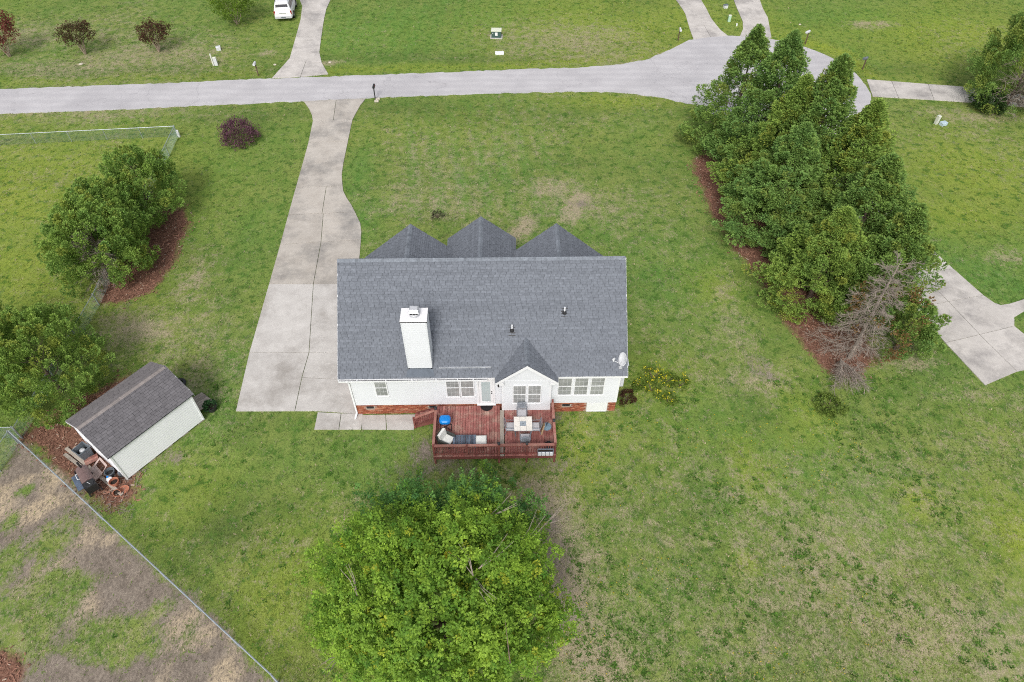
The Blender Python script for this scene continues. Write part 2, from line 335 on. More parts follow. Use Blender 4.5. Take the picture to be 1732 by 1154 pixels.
g0 = k.mix(k.fr(k.math('ADD', k.math('ADD', DIRT, k.math('MULTIPLY', k.math('SUBTRACT', nm, .5), 1.3)), k.math('MULTIPLY', k.math('SUBTRACT', nf, .5), 1.1)), .22, .72), g0, di)
mu = k.ramp(k.noise(9, 6, .75), [(.3, (.07, .036, .026)), (.5, (.20, .10, .07)), (.72, (.34, .21, .15))])
g0 = k.mix(k.fr(k.math('ADD', MULCH, k.math('MULTIPLY', k.math('SUBTRACT', nm, .5), 1.3)), .30, .72), g0, mu)
g0 = k.mix(1.0, g0, k.ramp(nv, [(.28, (.66, .66, .66)), (.72, (1.34, 1.34, 1.34))]), 'MULTIPLY')
k.bump(k.math('ADD', k.math('MULTIPLY', nf, .7), k.math('MULTIPLY', nm, 1.2)), .55, .10)
LAWN = k.fin(g0, .95, .1)
gmesh = tri_mesh('ground', np.c_[GX.ravel(), GY.ravel(), gz], gf, None, LAWN)
for nm_, ch in (('ga', ('dry', 'lime', 'lush', 'dark')), ('gb', ('dirt', 'mulch', 'sand', 'sand'))):
    a = gmesh.color_attributes.new(nm_, 'FLOAT_COLOR', 'POINT')
    a.data.foreach_set('color', np.stack([gm[c] for c in ch], -1).astype(np.float32).ravel())
gmesh.polygons.foreach_set('use_smooth', np.ones(len(gmesh.polygons), bool))
ground = place('ground', gmesh); tag(ground, 'patchy mown lawn with dry straw spots and bare dirt', None, None, 'structure')

# ------------------------------------------------------------------ road
k = N('old_asphalt')
c0 = k.ramp(k.noise(.45, 5, .6), [(.3, (.45, .435, .445)), (.7, (.55, .535, .545))])
c0 = k.mix(k.fr(k.noise(60, 2), .55, .75, 0, .5), c0, (.34, .33, .36))
c0 = k.mix(k.fr(k.noise(1.0, 8, .78), .60, .76, 0, .6), c0, (.22, .21, .22))
wv = k.n('ShaderNodeTexWave', Scale=.28, Distortion=2.5, Detail=2.0, bands_direction='Y'); k.l(k.pos(), wv.inputs['Vector'])
c0 = k.mix(k.fr(wv.outputs['Fac'], .2, .8, 0, .25), c0, (.38, .37, .39))
cr1 = k.math('ABSOLUTE', k.math('SUBTRACT', k.noise(.085, 5, .55), .5), 0); c0 = k.mix(k.fr(cr1, .0, .0035, .28, 0), c0, (.16, .15, .16))
c0 = k.mix(k.fr(k.noise(.16, 3, .5), .50, .62, 0, .35), c0, (.36, .35, .365))
k.bump(k.noise(70, 2), .3, .01); ASPH = k.fin(c0, .9, .2)
BC = (24.5, 62.5); BR = 10.6
top = [(-160, 66.5), (-90, 64.6), (-47.87, 62.44), (-39.32, 62.93), (-33.57, 63.30), (-23.52, 64.09), (-13.14, 64.73), (1.29, 65.67), (8.09, 66.08), (11.52, 66.54), (14.78, 67.65), (17.50, 69.81)]
bot = [(-45.61, 57.78), (-36.12, 58.38), (-22.44, 59.41), (-10.71, 60.41), (1.20, 61.03), (7.95, 61.17), (12.29, 60.76), (15.06, 59.83), (17.97, 58.47)]
arc = [(BC[0]+BR*math.cos(t), BC[1]+BR*math.sin(t)) for t in np.linspace(R(116), R(-112), 26)]
def jag(pts, amp, step, seed):
    """edge broken into short uneven pieces"""
    rr = random.Random(seed); o = []
    for a, b in zip(pts, pts[1:]):
        n = max(1, int(math.hypot(b[0]-a[0], b[1]-a[1])/step))
        for i in range(n):
            t = i/n; o.append((a[0]+(b[0]-a[0])*t+rr.uniform(-amp, amp), a[1]+(b[1]-a[1])*t+rr.uniform(-amp, amp)))
    return o+[pts[-1]]
outline = jag(top, .11, .45, 1) + jag(arc, .09, .45, 2) + jag([(20.2, 55.6)] + bot[::-1] + [(-90, 60.2), (-160, 62)], .11, .45, 3)
road = MB().prism(outline, -.25, .015).build('road', ASPH); tag(road, 'pale grey worn asphalt road ending in a round turning bulb', None, None, 'structure')

# ------------------------------------------------------------------ concrete slabs
def concrete(name, a, b, stain, amt):
    k = N(name); oi = k.n('ShaderNodeObjectInfo')
    c = k.ramp(k.noise(.9, 7, .65), [(.3, a), (.7, b)])
    c = k.mix(k.fr(k.noise(.32, 8, .72), .47, .68, 0, amt), c, stain)
    c = k.mix(k.fr(k.noise(2.2, 6, .7), .60, .74, 0, .5), c, tuple(min(1, x*1.25) for x in b))
    c = k.mix(1.0, c, k.ramp(oi.outputs['Random'], [(0, (.93,)*3), (1, (1.05,)*3)]), 'MULTIPLY')
    c = k.mix(1.0, c, k.ramp(k.noise(45, 2), [(.3, (.9,)*3), (.7, (1.1,)*3)]), 'MULTIPLY')
    k.bump(k.noise(50, 2), .25, .006); return k.fin(c, .88, .2)
OLD = concrete('weathered_concrete', (.41, .372, .328), (.535, .495, .445), (.22, .21, .20), .85)
NEW = concrete('pale_concrete', (.47, .445, .42), (.60, .575, .545), (.30, .275, .25), .8)
FAR = concrete('far_concrete', (.46, .43, .40), (.60, .565, .53), (.24, .225, .22), .85)
def shrink(poly, d):
    a = sum(poly[i][0]*poly[(i+1) % len(poly)][1]-poly[(i+1) % len(poly)][0]*poly[i][1] for i in range(len(poly)))
    if a < 0: poly = poly[::-1]
    n = len(poly); o = []
    for i in range(n):
        p, c, q = (Vector(poly[(i+j) % n]) for j in (-1, 0, 1))
        e1 = (c-p).normalized(); e2 = (q-c).normalized(); n1 = Vector((-e1.y, e1.x)); n2 = Vector((-e2.y, e2.x))
        b = (n1+n2); b = b/max(.4, b.length_squared/2) if b.length > 1e-4 else n1
        o.append((c.x+b.x*d, c.y+b.y*d))
    return o
PAVED = []
def slabs(name, label, polys, mat, top=.03, gap=.018):
    o = MB(); PAVED.extend([list(p) for p in polys])
    for p in polys: o.prism(shrink(list(p), .03), -.2, top-.045)
    base = o.build(name, JOINT); tag(base, label, None, None, 'structure')
    for i, p in enumerate(polys):
        MB().prism(shrink(list(p), gap), -.1, top+rnd.uniform(-.003, .003)).build('slab', mat[i] if isinstance(mat, list) else mat, base)
    return base
JOINT = plain('joint_filler', (.22, .20, .175), .95)
WL = -8.5
slabs('driveway', 'long concrete driveway widening towards the grey roofed house', [
 [(-18.45, 59.66), (-17.69, 58.23), (-17.24, 57.11), (-16.98, 56.11), (-15.15, 56.21), (-15.48, 59.95)],
 [(-15.48, 59.95), (-15.15, 56.21), (-13.44, 56.28), (-13.30, 57.37), (-13.09, 58.82), (-12.73, 60.14)],
 [(-16.98, 56.11), (-16.72, 52.56), (-13.32, 52.71), (-13.44, 56.28), (-15.15, 56.21)],
 [(-16.72, 52.56), (-16.61, 49.53), (-13.22, 49.56), (-13.32, 52.71)],
 [(-16.61, 49.53), (-16.50, 45.95), (-14.08, 46.05), (-12.79, 46.14), (-13.09, 47.72), (-13.22, 49.56)],
 [(-16.50, 45.95), (-16.38, 42.41), (-13.82, 42.55), (-14.08, 46.05)],
 [(-14.08, 46.05), (-13.82, 42.55), (-11.31, 42.68), (-11.76, 43.68), (-12.22, 44.52), (-12.61, 45.40), (-12.79, 46.14)],
 [(-16.38, 42.41), (-16.24, 38.90), (-13.31, 39.14), (-13.72, 42.55)],
 [(-13.72, 42.55), (-13.31, 39.14), (-10.42, 39.37), (-10.52, 40.32), (-10.74, 41.34), (-11.31, 42.68)],
 [(-16.24, 38.90), (-16.11, 34.68), (-13.06, 34.64), (-13.31, 39.14)],
 [(-13.31, 39.14), (-13.06, 34.64), (WL-.03, 34.6), (-10.11, 35.25), (-10.26, 37.31), (-10.42, 39.37)],
 [(-16.11, 34.68), (-15.93, 28.41), (-12.20, 28.36), (-13.06, 34.64)],
 [(-13.06, 34.64), (-12.20, 28.36), (WL-.03, 28.2), (WL-.03, 34.6)],
 [(-15.93, 28.41), (-15.61, 23.89), (-12.19, 23.84), (-12.26, 26.36), (-12.20, 28.36)],
 [(-12.20, 28.36), (-12.26, 26.36), (WL-.03, 26.05), (WL-.03, 28.2)],
 [(-12.26, 26.36), (-12.19, 23.84), (-10.87, 23.82), (-9.71, 23.72), (WL-.03, 23.6), (WL-.03, 26.05)],
], [OLD]*11+[NEW]*5)
slabs('patio', 'narrow concrete strip along the brick base leading to the deck stairs', [
 [(-10.86, 23.76), (-10.85, 22.53), (-9.44, 22.51), (-9.48, 23.65)], [(-9.48, 23.65), (-9.44, 22.51), (-8.16, 22.49), (-8.22, 23.62)],
 [(-8.3, 23.52), (-8.15, 22.49), (-6.73, 22.45), (-6.9, 23.52)], [(-6.9, 23.52), (-6.73, 22.45), (-5.18, 22.41), (-5.15, 23.52)]], NEW, .02)
slabs('driveway', 'concrete driveway across the road beside the white car', [
 [(-22.42, 64.25), (-21.55, 68.44), (-19.76, 67.61), (-19.69, 64.43)], [(-19.69, 64.43), (-19.76, 67.61), (-18.10, 67.40), (-17.04, 65.00)],
 [(-21.55, 68.44), (-21.91, 73.44), (-19.17, 73.40), (-18.75, 69.78), (-18.10, 67.40), (-19.76, 67.61)],
 [(-21.91, 73.44), (-22.24, 77.72), (-19.62, 77.68), (-19.17, 73.40)], [(-22.24, 77.72), (-22.77, 81.48), (-23.40, 83.25), (-24.73, 87.70), (-19.38, 87.63), (-19.80, 83.20), (-19.85, 80.59), (-19.62, 77.68)]], FAR)
slabs('driveway', 'concrete driveway running up from the turning bulb, beside the pale mailbox', [
 [(20.52, 74.97), (20.43, 72.20), (22.38, 72.77), (22.28, 76.00)], [(22.28, 76.00), (22.38, 72.77), (24.31, 73.01), (23.82, 74.52), (23.61, 76.14)],
 [(20.70, 79.97), (20.77, 78.77), (20.52, 74.97), (23.61, 76.14), (23.45, 77.50), (23.46, 80.43)], [(20.52, 86.54), (20.42, 82.65), (20.70, 79.97), (23.46, 80.43), (23.36, 82.61), (23.51, 86.87)]], FAR)
slabs('driveway', 'concrete driveway behind the pointed tip of the tallest evergreen row', [
 [(26.75, 76.65), (26.30, 74.68), (25.50, 72.85), (28.84, 72.51), (29.83, 77.60)], [(26.94, 79.95), (26.75, 76.65), (29.83, 77.60), (29.91, 79.91)],
 [(27.09, 81.88), (26.94, 79.95), (29.91, 79.91), (30.15, 82.01)], [(27.55, 87.00), (27.09, 81.88), (30.15, 82.01), (30.77, 86.95)]], FAR)
slabs('driveway', 'short concrete driveway from the turning bulb towards the dark tree at the far right', [
 [(35.61, 63.18), (34.95, 59.85), (37.28, 59.51), (37.90, 62.78)], [(37.90, 62.78), (37.28, 59.51), (40.45, 59.08), (41.21, 62.15)],
 [(41.21, 62.15), (40.45, 59.08), (43.26, 58.66), (44.24, 61.61)], [(44.24, 61.61), (43.26, 58.66), (48.27, 57.72), (49.48, 60.01)], [(49.48, 60.01), (48.27, 57.72), (54.23, 56.89), (55.37, 58.82)]], FAR)
slabs('driveway', 'broad concrete driveway partly hidden behind the tall evergreens, with a side path', [
 [(28.77, 25.14), (27.90, 28.59), (30.41, 29.26), (31.22, 26.17)], [(31.22, 26.17), (30.41, 29.26), (33.03, 29.98), (33.30, 29.24), (34.55, 26.93)],
 [(27.90, 28.59), (27.50, 30.65), (27.31, 31.69), (29.76, 32.30), (30.41, 29.26)], [(30.41, 29.26), (29.76, 32.30), (32.41, 32.86), (32.79, 32.13), (33.36, 30.61), (33.03, 29.98)],
 [(27.31, 31.69), (26.80, 34.71), (29.09, 35.16), (29.76, 32.30)], [(29.76, 32.30), (29.09, 35.16), (31.59, 35.53), (32.41, 32.86)],
 [(26.80, 34.71), (26.08, 38.55), (30.64, 38.93), (31.59, 35.53), (29.09, 35.16)], [(26.08, 38.55), (26.37, 45.96), (30.24, 46.72), (30.64, 38.93)], [(26.37, 45.96), (28.14, 54.49), (31.38, 55.45), (30.24, 46.72)],
 [(32.79, 32.13), (33.09, 31.91), (33.78, 32.04), (35.00, 32.47), (38.18, 33.35), (38.10, 32.48), (34.39, 31.31), (33.44, 30.77), (33.20, 30.41)]], FAR)

# ------------------------------------------------------------------ house
SIDING = plain('white_vinyl_siding', (.67, .69, .72), .45, .03, .8, .4)
TRIM = plain('white_trim', (.80, .81, .83), .4, .02, 2, .4)
SHINGLE = vcol('slate_grey_shingle', .95, .1, 9, .20, .3)
BRICK = vcol('red_brick', .9, .1, 25, .15, .2)
MORTAR = plain('mortar', (.42, .36, .30), .95, .1, 20)
DARKM = plain('dark_metal', (.03, .03, .033), .5, .2, 5)
GLASS_K = N('window_glass'); GLASS_K.b.inputs['Coat Weight'].default_value = .3
GLASS = GLASS_K.fin(GLASS_K.ramp(GLASS_K.noise(1.7, 3), [(.35, (.25, .26, .26)), (.65, (.36, .37, .37))]), .08, .5)
DOORGLASS = plain('frosted_door_glass', (.46, .54, .55), .12, .05, 1, .5)
SHEET = plain('galvanized_sheet', (.62, .63, .65), .35, .08, 6, .5, .3)
HX0, HX1, HYB, HYF = -8.49, 6.33, 23.59, 32.9
RX0, RX1, RYB, RYR, RYF = -8.98, 6.64, 23.40, 28.3, 33.2
ZB, ZE, ZR = .87, 3.46, 7.66
SL = (ZR-ZE)/(RYR-RYB)
house = thing('house', 'single storey white house with slate grey roof, brick base and tall white chimney', 'house', (-1.1, 28.4, 0))
HO = (-1.1, 28.4, 0)
# walls: one shell under the roof
wb = MB(HO)
wb.box(HX0, HX1, HYB, HYF, ZB+.004, ZE-.02)
for x in (HX0, HX1):      # gable ends
    wb.add([(x, HYB, ZE-.02), (x, HYF, ZE-.02), (x, RYR, ZR-.16), (x+.05, HYB, ZE-.02), (x+.05, HYF, ZE-.02), (x+.05, RYR, ZR-.16)], [(0, 1, 2), (5, 4, 3), (0, 3, 4, 1), (1, 4, 5, 2), (2, 5, 3, 0)])
BX0, BX1, BY = -.16, 2.52, 23.2
wb.box(BX0, BX1, BY, HYB+.3, ZB-.1, 3.5)
wb.add([(BX0, BY, 3.5), (BX1, BY, 3.5), ((BX0+BX1)/2, BY, 4.62), (BX0, BY+.4, 3.5), (BX1, BY+.4, 3.5), ((BX0+BX1)/2, BY+.4, 4.62)], [(0, 1, 2), (5, 4, 3), (2, 1, 4, 5), (0, 2, 5, 3)])
wall = wb.build('wall', SIDING, house)
def laps(mb, axis_, c, a0, a1, z0, z1, sgn, clip=None, e=.165, t=.030):
    """lapped boards on a wall; axis_ 'x' means the wall runs along x at y=c"""
    z = z0
    while z < z1-.01:
        zt = min(z+e, z1); b0, b1, t0, t1 = a0, a1, a0, a1
        if clip: b0, b1 = clip(z); t0, t1 = clip(zt)
        if b1-b0 > .02:
            if t1 < t0: t0 = t1 = (t0+t1)/2
            o1 = c+sgn*t; o2 = c+sgn*.003
            if axis_ == 'x': vs = [(b0, c, z), (b1, c, z), (b1, o1, z), (b0, o1, z), (t1, o2, zt), (t0, o2, zt)]
            else: vs = [(c, b0, z), (c, b1, z), (o1, b1, z), (o1, b0, z), (o2, t1, zt), (o2, t0, zt)]
            mb.add(vs, [(0, 1, 2, 3), (3, 2, 4, 5)])
        z = zt
sb = MB(HO)
laps(sb, 'x', HYB, HX0, HX1, ZB, ZE-.05, -1)
laps(sb, 'y', HX1, HYB, HYF, ZB, ZE, 1)
laps(sb, 'y', HX0, HYB, HYF, ZB, ZE, -1)
for x, s_ in ((HX1, 1), (HX0, -1)):
    laps(sb, 'y', x, HYB, HYF, ZE, ZR-.25, s_, clip=lambda z: (RYR-(ZR-.15-z)/SL, RYR+(ZR-.15-z)/SL))
GSL = .84; BXM = (BX0+BX1)/2; BGY = 23.0; BZA = 4.84
laps(sb, 'x', BY, BX0, BX1, .76, 3.42, -1)
laps(sb, 'x', BY, BX0, BX1, 3.42, 4.62, -1, clip=lambda z: (BXM-min(1.34, (4.66-z)/GSL), BXM+min(1.34, (4.66-z)/GSL)))
laps(sb, 'y', BX0, BY, HYB, .76, 3.42, -1); laps(sb, 'y', BX1, BY, HYB, .76, 3.42, 1)
sb.build('siding_boards', SIDING, house, kind='stuff')
# brick base: bricks proud of recessed mortar
mb = MB(HO); mb.box(HX0+.03, HX1-.03, HYB+.03, HYF-.03, -.2, ZB); mb.build('mortar_bed', MORTAR, house)
bb = MB(HO); br = random.Random(3)
def bricks(axis_, c, a0, a1, sgn, holes=()):
    for r in range(12):
        z0 = .012+r*.0715; x = a0 - (.1 if r % 2 else 0)
        while x < a1-.02:
            x0 = max(x, a0); x1 = min(x+.2, a1); x += .21
            if x1-x0 < .03: continue
            if any(x1 > h0 and x0 < h1 and z0+.06 > h2 and z0 < h3 for h0, h1, h2, h3 in holes): continue
            v = br.uniform(.75, 1.25); base = br.choice([(.30, .095, .055), (.34, .12, .07), (.26, .08, .05), (.40, .19, .12)])
            cc = tuple(q*v for q in base); p = br.uniform(.0, .006)
            if axis_ == 'x': bb.box(x0, x1, min(c, c+sgn*p)-.0, c+.034, z0, z0+.062, cc)
            else: bb.box(min(c-sgn*.034, c+sgn*p), max(c-sgn*.034, c+sgn*p), x0, x1, z0, z0+.062, cc)
VENTS = [(-7.93, -7.50, .50, .72), (3.27, 3.72, .50, .72), (-4.35, -3.95, .5, .72)]; CRAWL = (4.68, 5.86, -.1, .84)
bricks('x', HYB, HX0+.002, HX1-.002, -1, VENTS+[CRAWL]); bricks('y', HX1, HYB+.04, HYF, 1); bricks('y', HX0, HYB+.04, HYF, -1)
bb.build('bricks', BRICK, house, kind='stuff')
for h in VENTS:
    v = MB(HO); v.box(h[0]+.01, h[1]-.01, HYB+.012, HYB+.032, h[2]+.01, h[3]-.01)
    for i in range(4): v.box(h[0]+.03, h[1]-.03, HYB+.002, HYB+.010, h[2]+.03+i*.045, h[2]+.05+i*.045)
    v.build('foundation_vent', DARKM, house)
    MB(HO).box(h[0]-.02, h[1]+.02, HYB-.02, HYB-.004, h[2]-.06, h[2]-.005).build('vent_sill', MORTAR, house)
cw = MB(HO); cw.box(CRAWL[0]+.06, CRAWL[1]-.06, HYB-.015, HYB+.03, .06, .78); cwd = cw.build('crawl_door', TRIM, house)
fr_ = MB(HO)
for x0, x1, z0, z1 in ((CRAWL[0], CRAWL[0]+.058, .0, .85), (CRAWL[1]-.058, CRAWL[1], 0, .85), (CRAWL[0]+.06, CRAWL[1]-.06, .782, .85), (CRAWL[0]+.06, CRAWL[1]-.06, 0, .058)): fr_.box(x0, x1, HYB-.025, HYB+.03, z0, z1)
fr_.build('door_frame', TRIM, cwd)

# roofs -------------------------------------------------------------
ROOFDECK = plain('roof_felt', (.05, .055, .065), .95)
def tabs(mb, o, ud, vd, nd, U, V, seed, clip=None, tw=.305, ex=.143, col0=(.166, .180, .206)):
    """three-tab shingle courses on a slope: o corner at the eave, ud along the eave, vd up the slope, nd normal"""
    rr = random.Random(seed); v = 0.0; r = 0
    o, ud, vd, nd = Vector(o), Vector(ud), Vector(vd), Vector(nd)
    while v < V-.01:
        vt = min(v+ex+.03, V); u = -rr.uniform(0, tw); row = rr.uniform(.94, 1.06)
        u0c, u1c = (0, U) if clip is None else clip(v+.5*ex)
        while u < u1c:
            a = max(u, u0c); b = min(u+tw-.012, u1c); u += tw
            if b-a < .03: continue
            k_ = rr.uniform(.92, 1.08)*row; c = tuple(q*k_ for q in col0); dv = rr.uniform(-.006, .006); h = rr.uniform(.018, .034)
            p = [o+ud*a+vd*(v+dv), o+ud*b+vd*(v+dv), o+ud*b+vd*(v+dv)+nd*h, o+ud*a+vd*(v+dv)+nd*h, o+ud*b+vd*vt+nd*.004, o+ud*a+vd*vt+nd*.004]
            mb.add(p[:4], [(0, 1, 2, 3)], (.035, .04, .05)); mb.add(p[2:], [(1, 0, 2, 3)], c)  # butt face: black cut asphalt, darkened to paint in each course's shadow line
        v += ex; r += 1
def gable_roof_x(name, x0, x1, yb, yr, yf, ze, zr, zf, th=.16):
    m = MB(HO)
    sec = [(yb, ze), (yr, zr), (yf, zf), (yf, zf-th), (yr, zr-th), (yb, ze-th)]
    vs = [(x0, y, z) for y, z in sec]+[(x1, y, z) for y, z in sec]
    m.add(vs, [(0, 1, 7, 6), (1, 2, 8, 7), (2, 3, 9, 8), (3, 4, 10, 9), (4, 5, 11, 10), (5, 0, 6, 11), (0, 5, 4, 1), (1, 4, 3, 2), (6, 7, 10, 11), (7, 8, 9, 10)])
    return m.build(name, ROOFDECK, house)
zf = ZR-SL*(RYF-RYR)
roof = gable_roof_x('roof', RX0, RX1, RYB, RYR, RYF, ZE, ZR, zf)
tb = MB(HO); L = math.hypot(RYR-RYB, ZR-ZE); cs, sn = (RYR-RYB)/L, (ZR-ZE)/L
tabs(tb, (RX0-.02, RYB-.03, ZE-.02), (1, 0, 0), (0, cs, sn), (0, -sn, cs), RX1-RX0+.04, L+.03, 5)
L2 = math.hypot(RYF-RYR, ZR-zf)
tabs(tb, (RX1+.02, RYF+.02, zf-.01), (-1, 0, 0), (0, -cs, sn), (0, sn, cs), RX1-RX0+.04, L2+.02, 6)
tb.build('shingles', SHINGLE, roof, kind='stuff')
def ridge_caps(mb, p, q, wd, slope, seed, ex=.14, col0=(.20, .22, .25)):
    rr = random.Random(seed); p, q = Vector(p), Vector(q); d = (q-p); n = int(d.length/ex); d.normalize(); s = d.cross(Vector((0, 0, 1))).normalized()
    dk = rr.random()
    for i in range(n):
        a = p+d*(i*ex); b = a+d*(ex+.06); k_ = rr.uniform(.88, 1.1)*(.8 if rr.random() < .06 else 1); c = tuple(x*k_ for x in col0)
        up0, up1 = Vector((0, 0, .030)), Vector((0, 0, .012)); dn = Vector((0, 0, -wd*slope))
        mb.add([a+s*wd+dn+up0, a+up0+Vector((0, 0, .012)), a-s*wd+dn+up0, b+s*wd+dn+up1, b+up1+Vector((0, 0, .012)), b-s*wd+dn+up1, a+s*wd+dn, a, a-s*wd+dn],
               [(0, 1, 4, 3), (1, 2, 5, 4), (6, 7, 1, 0), (7, 8, 2, 1)], c)
rc = MB(HO); ridge_caps(rc, (RX0-.02, RYR, ZR), (RX1+.02, RYR, ZR), .15, SL*.9, 8); rc.build('ridge_caps', SHINGLE, roof, kind='stuff')
def gable_roof_y(xm, za, hw, yfront, yback, sl, seed, th=.14, flush=0):
    """roof whose ridge runs along y; its front gable faces the yfront end"""
    zl = za-hw*sl; m = MB(HO)
    sec = [(xm-hw, zl), (xm, za), (xm+hw, zl), (xm+hw, zl-th), (xm, za-th), (xm-hw, zl-th)]
    vs = [(x, yfront, z) for x, z in sec]+[(x, yback, z) for x, z in sec]
    m.add(vs, [(6, 7, 1, 0), (7, 8, 2, 1), (8, 9, 3, 2), (9, 10, 4, 3), (10, 11, 5, 4), (11, 6, 0, 5), (1, 4, 5, 0), (2, 3, 4, 1), (6, 11, 10, 7), (7, 10, 9, 8)])
    rf = m.build('gable_roof', ROOFDECK, house)
    t = MB(HO); ln = math.hypot(hw, hw*sl); c_, s_ = hw/ln, hw*sl/ln; U = abs(yfront-yback); y0, y1 = min(yfront, yback), max(yfront, yback)
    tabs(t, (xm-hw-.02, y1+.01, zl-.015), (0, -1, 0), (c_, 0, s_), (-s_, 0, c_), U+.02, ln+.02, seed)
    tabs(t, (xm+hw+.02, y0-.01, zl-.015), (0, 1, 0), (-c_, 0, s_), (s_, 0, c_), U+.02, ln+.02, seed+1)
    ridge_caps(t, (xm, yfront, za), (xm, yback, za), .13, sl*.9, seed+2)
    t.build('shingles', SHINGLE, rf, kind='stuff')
    return rf
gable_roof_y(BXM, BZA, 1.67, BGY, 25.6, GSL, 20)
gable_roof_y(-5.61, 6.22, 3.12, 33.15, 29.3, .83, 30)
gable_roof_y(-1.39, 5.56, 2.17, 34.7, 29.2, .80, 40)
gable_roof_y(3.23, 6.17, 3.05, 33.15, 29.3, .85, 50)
# bodies under the front gables
fb = MB(HO)
for x0, x1, y1, xm, za in ((-8.35, -2.9, 33.0, -5.61, 5.9), (-3.2, .42, 34.45, -1.39, 5.25), (.55, 5.95, 33.0, 3.23, 5.85)):
    fb.box(x0, x1, 32.5, y1, .0, 3.3)
    fb.add([(x0, y1, 3.3), (x1, y1, 3.3), (xm, y1, za)], [(0, 1, 2)]); fb.add([(x0, y1-.3, 3.3), (x1, y1-.3, 3.3), (xm, y1-.3, za)], [(2, 1, 0)])
fb.build('front_wall', SIDING, house)
# fascia, rakes, gutter
tr = MB(HO)
tr.box(RX0, BXM-1.67-.05, RYB-.035, RYB-.004, ZE-.17, ZE-.025); tr.box(BXM+1.72, RX1, RYB-.035, RYB-.004, ZE-.17, ZE-.025)
tr.box(RX0, RX1, RYB, HYB, ZE-.20, ZE-.165)
for x in (RX0-.03, RX1+.005):
    for yb, zb_, ye_, ze_ in ((RYB-.03, ZE-.01, RYR, ZR-.01), (RYF, zf-.01, RYR, ZR-.01)):
        tr.add([(x, yb, zb_-.16), (x, ye_, ze_-.16), (x, ye_, ze_), (x, yb, zb_), (x+.025, yb, zb_-.16), (x+.025, ye_, ze_-.16), (x+.025, ye_, ze_), (x+.025, yb, zb_)],
               [(0, 1, 2, 3), (7, 6, 5, 4), (3, 2, 6, 7), (4, 5, 1, 0), (0, 3, 7, 4)])
tr.build('fascia', TRIM, house)
rk = MB(HO)
for s_ in (-1, 1):
    a = (BXM, BGY-.02, BZA-.02); b = (BXM+s_*1.69, BGY-.02, BZA-1.69*GSL-.02)
    rk.add([a, b, (b[0], b[1], b[2]-.19), (a[0], a[1], a[2]-.22), (a[0], a[1]+.02, a[2]), (b[0], b[1]+.02, b[2]), (b[0], b[1]+.02, b[2]-.19), (a[0], a[1]+.02, a[2]-.22)],
           [(0, 1, 2, 3), (7, 6, 5, 4), (2, 6, 7, 3), (0, 4, 5, 1), (1, 5, 6, 2)])
    x = BXM+s_*1.5; rk.box(min(x, BXM+s_*1.24), max(x, BXM+s_*1.24), BGY-.01, BY+.1, BZA-1.69*GSL-.20, BZA-1.69*GSL-.02)
rk.build('rake_boards', TRIM, house)
gt = MB(HO); gt.box(RX0+.02, -.95, RYB-.15, RYB-.04, ZE-.16, ZE-.15); gt.box(RX0+.02, -.95, RYB-.155, RYB-.14, ZE-.16, ZE-.045)
gt.box(RX0+.02, RX0+.035, RYB-.15, RYB-.04, ZE-.15, ZE-.045); gt.box(-.965, -.95, RYB-.15, RYB-.04, ZE-.15, ZE-.045)
for x in (-7.95, -6.4, -5.0, -3.7, -2.55, -1.7): gt.box(x-.03, x+.03, RYB-.15, RYB-.03, ZE-.05, ZE-.035)
gutter = gt.build('gutter', TRIM, house)
MB(HO).box(RX0+.04, -.97, RYB-.138, RYB-.042, ZE-.149, ZE-.11).build('gutter_dark_fill', DARKM, gutter)  # dark box that makes the gutter's inside read black from above
ds = MB(HO); ds.beam((HX0-.03, RYB-.1, ZE-.2), (HX0-.03, HYB-.07, ZE-.5), .09, .07); ds.beam((HX0-.03, HYB-.065, ZE-.49), (HX0-.03, HYB-.065, .2), .09, .065, (0, 1, 0)); ds.beam((HX0-.03, HYB-.065, .22), (HX0-.1, HYB-.4, .06), .09, .07)
ds.build('downspout', TRIM, house)
for x0, x1, y0, y1, z0 in ((HX0-.022, HX0+.09, HYB-.024, HYB+.09, ZB-.01), (HX1-.09, HX1+.022, HYB-.024, HYB+.09, ZB-.01), (BX0-.02, BX0+.08, BY-.022, BY+.08, .755), (BX1-.08, BX1+.02, BY-.022, BY+.08, .755)): MB(HO).box(x0, x1, y0, y1, z0, ZE-.18 if z0 > .8 else 3.3).build('corner_trim', TRIM, house)

MB(HO).box(-3.55, -.72, RYB+.36, RYB+.42, ZE+.30, ZE+.40).build('rain_diverter', plain('diverter_metal', (.55, .57, .60), .4, .2, 3, .5, .4), house)
# side bay on the right wall
by = MB(HO); by.box(HX1+.02, HX1+.62, 25.0, 26.5, .5, 2.5); by.add([(HX1+.02, 24.9, 2.75), (HX1+.72, 24.9, 2.5), (HX1+.72, 26.6, 2.5), (HX1+.02, 26.6, 2.75), (HX1+.02, 24.9, 2.5), (HX1+.02, 26.6, 2.5)], [(0, 1, 2, 3), (0, 4, 1), (3, 2, 5), (1, 4, 5, 2)])
by.build('side_bay', SIDING, house)

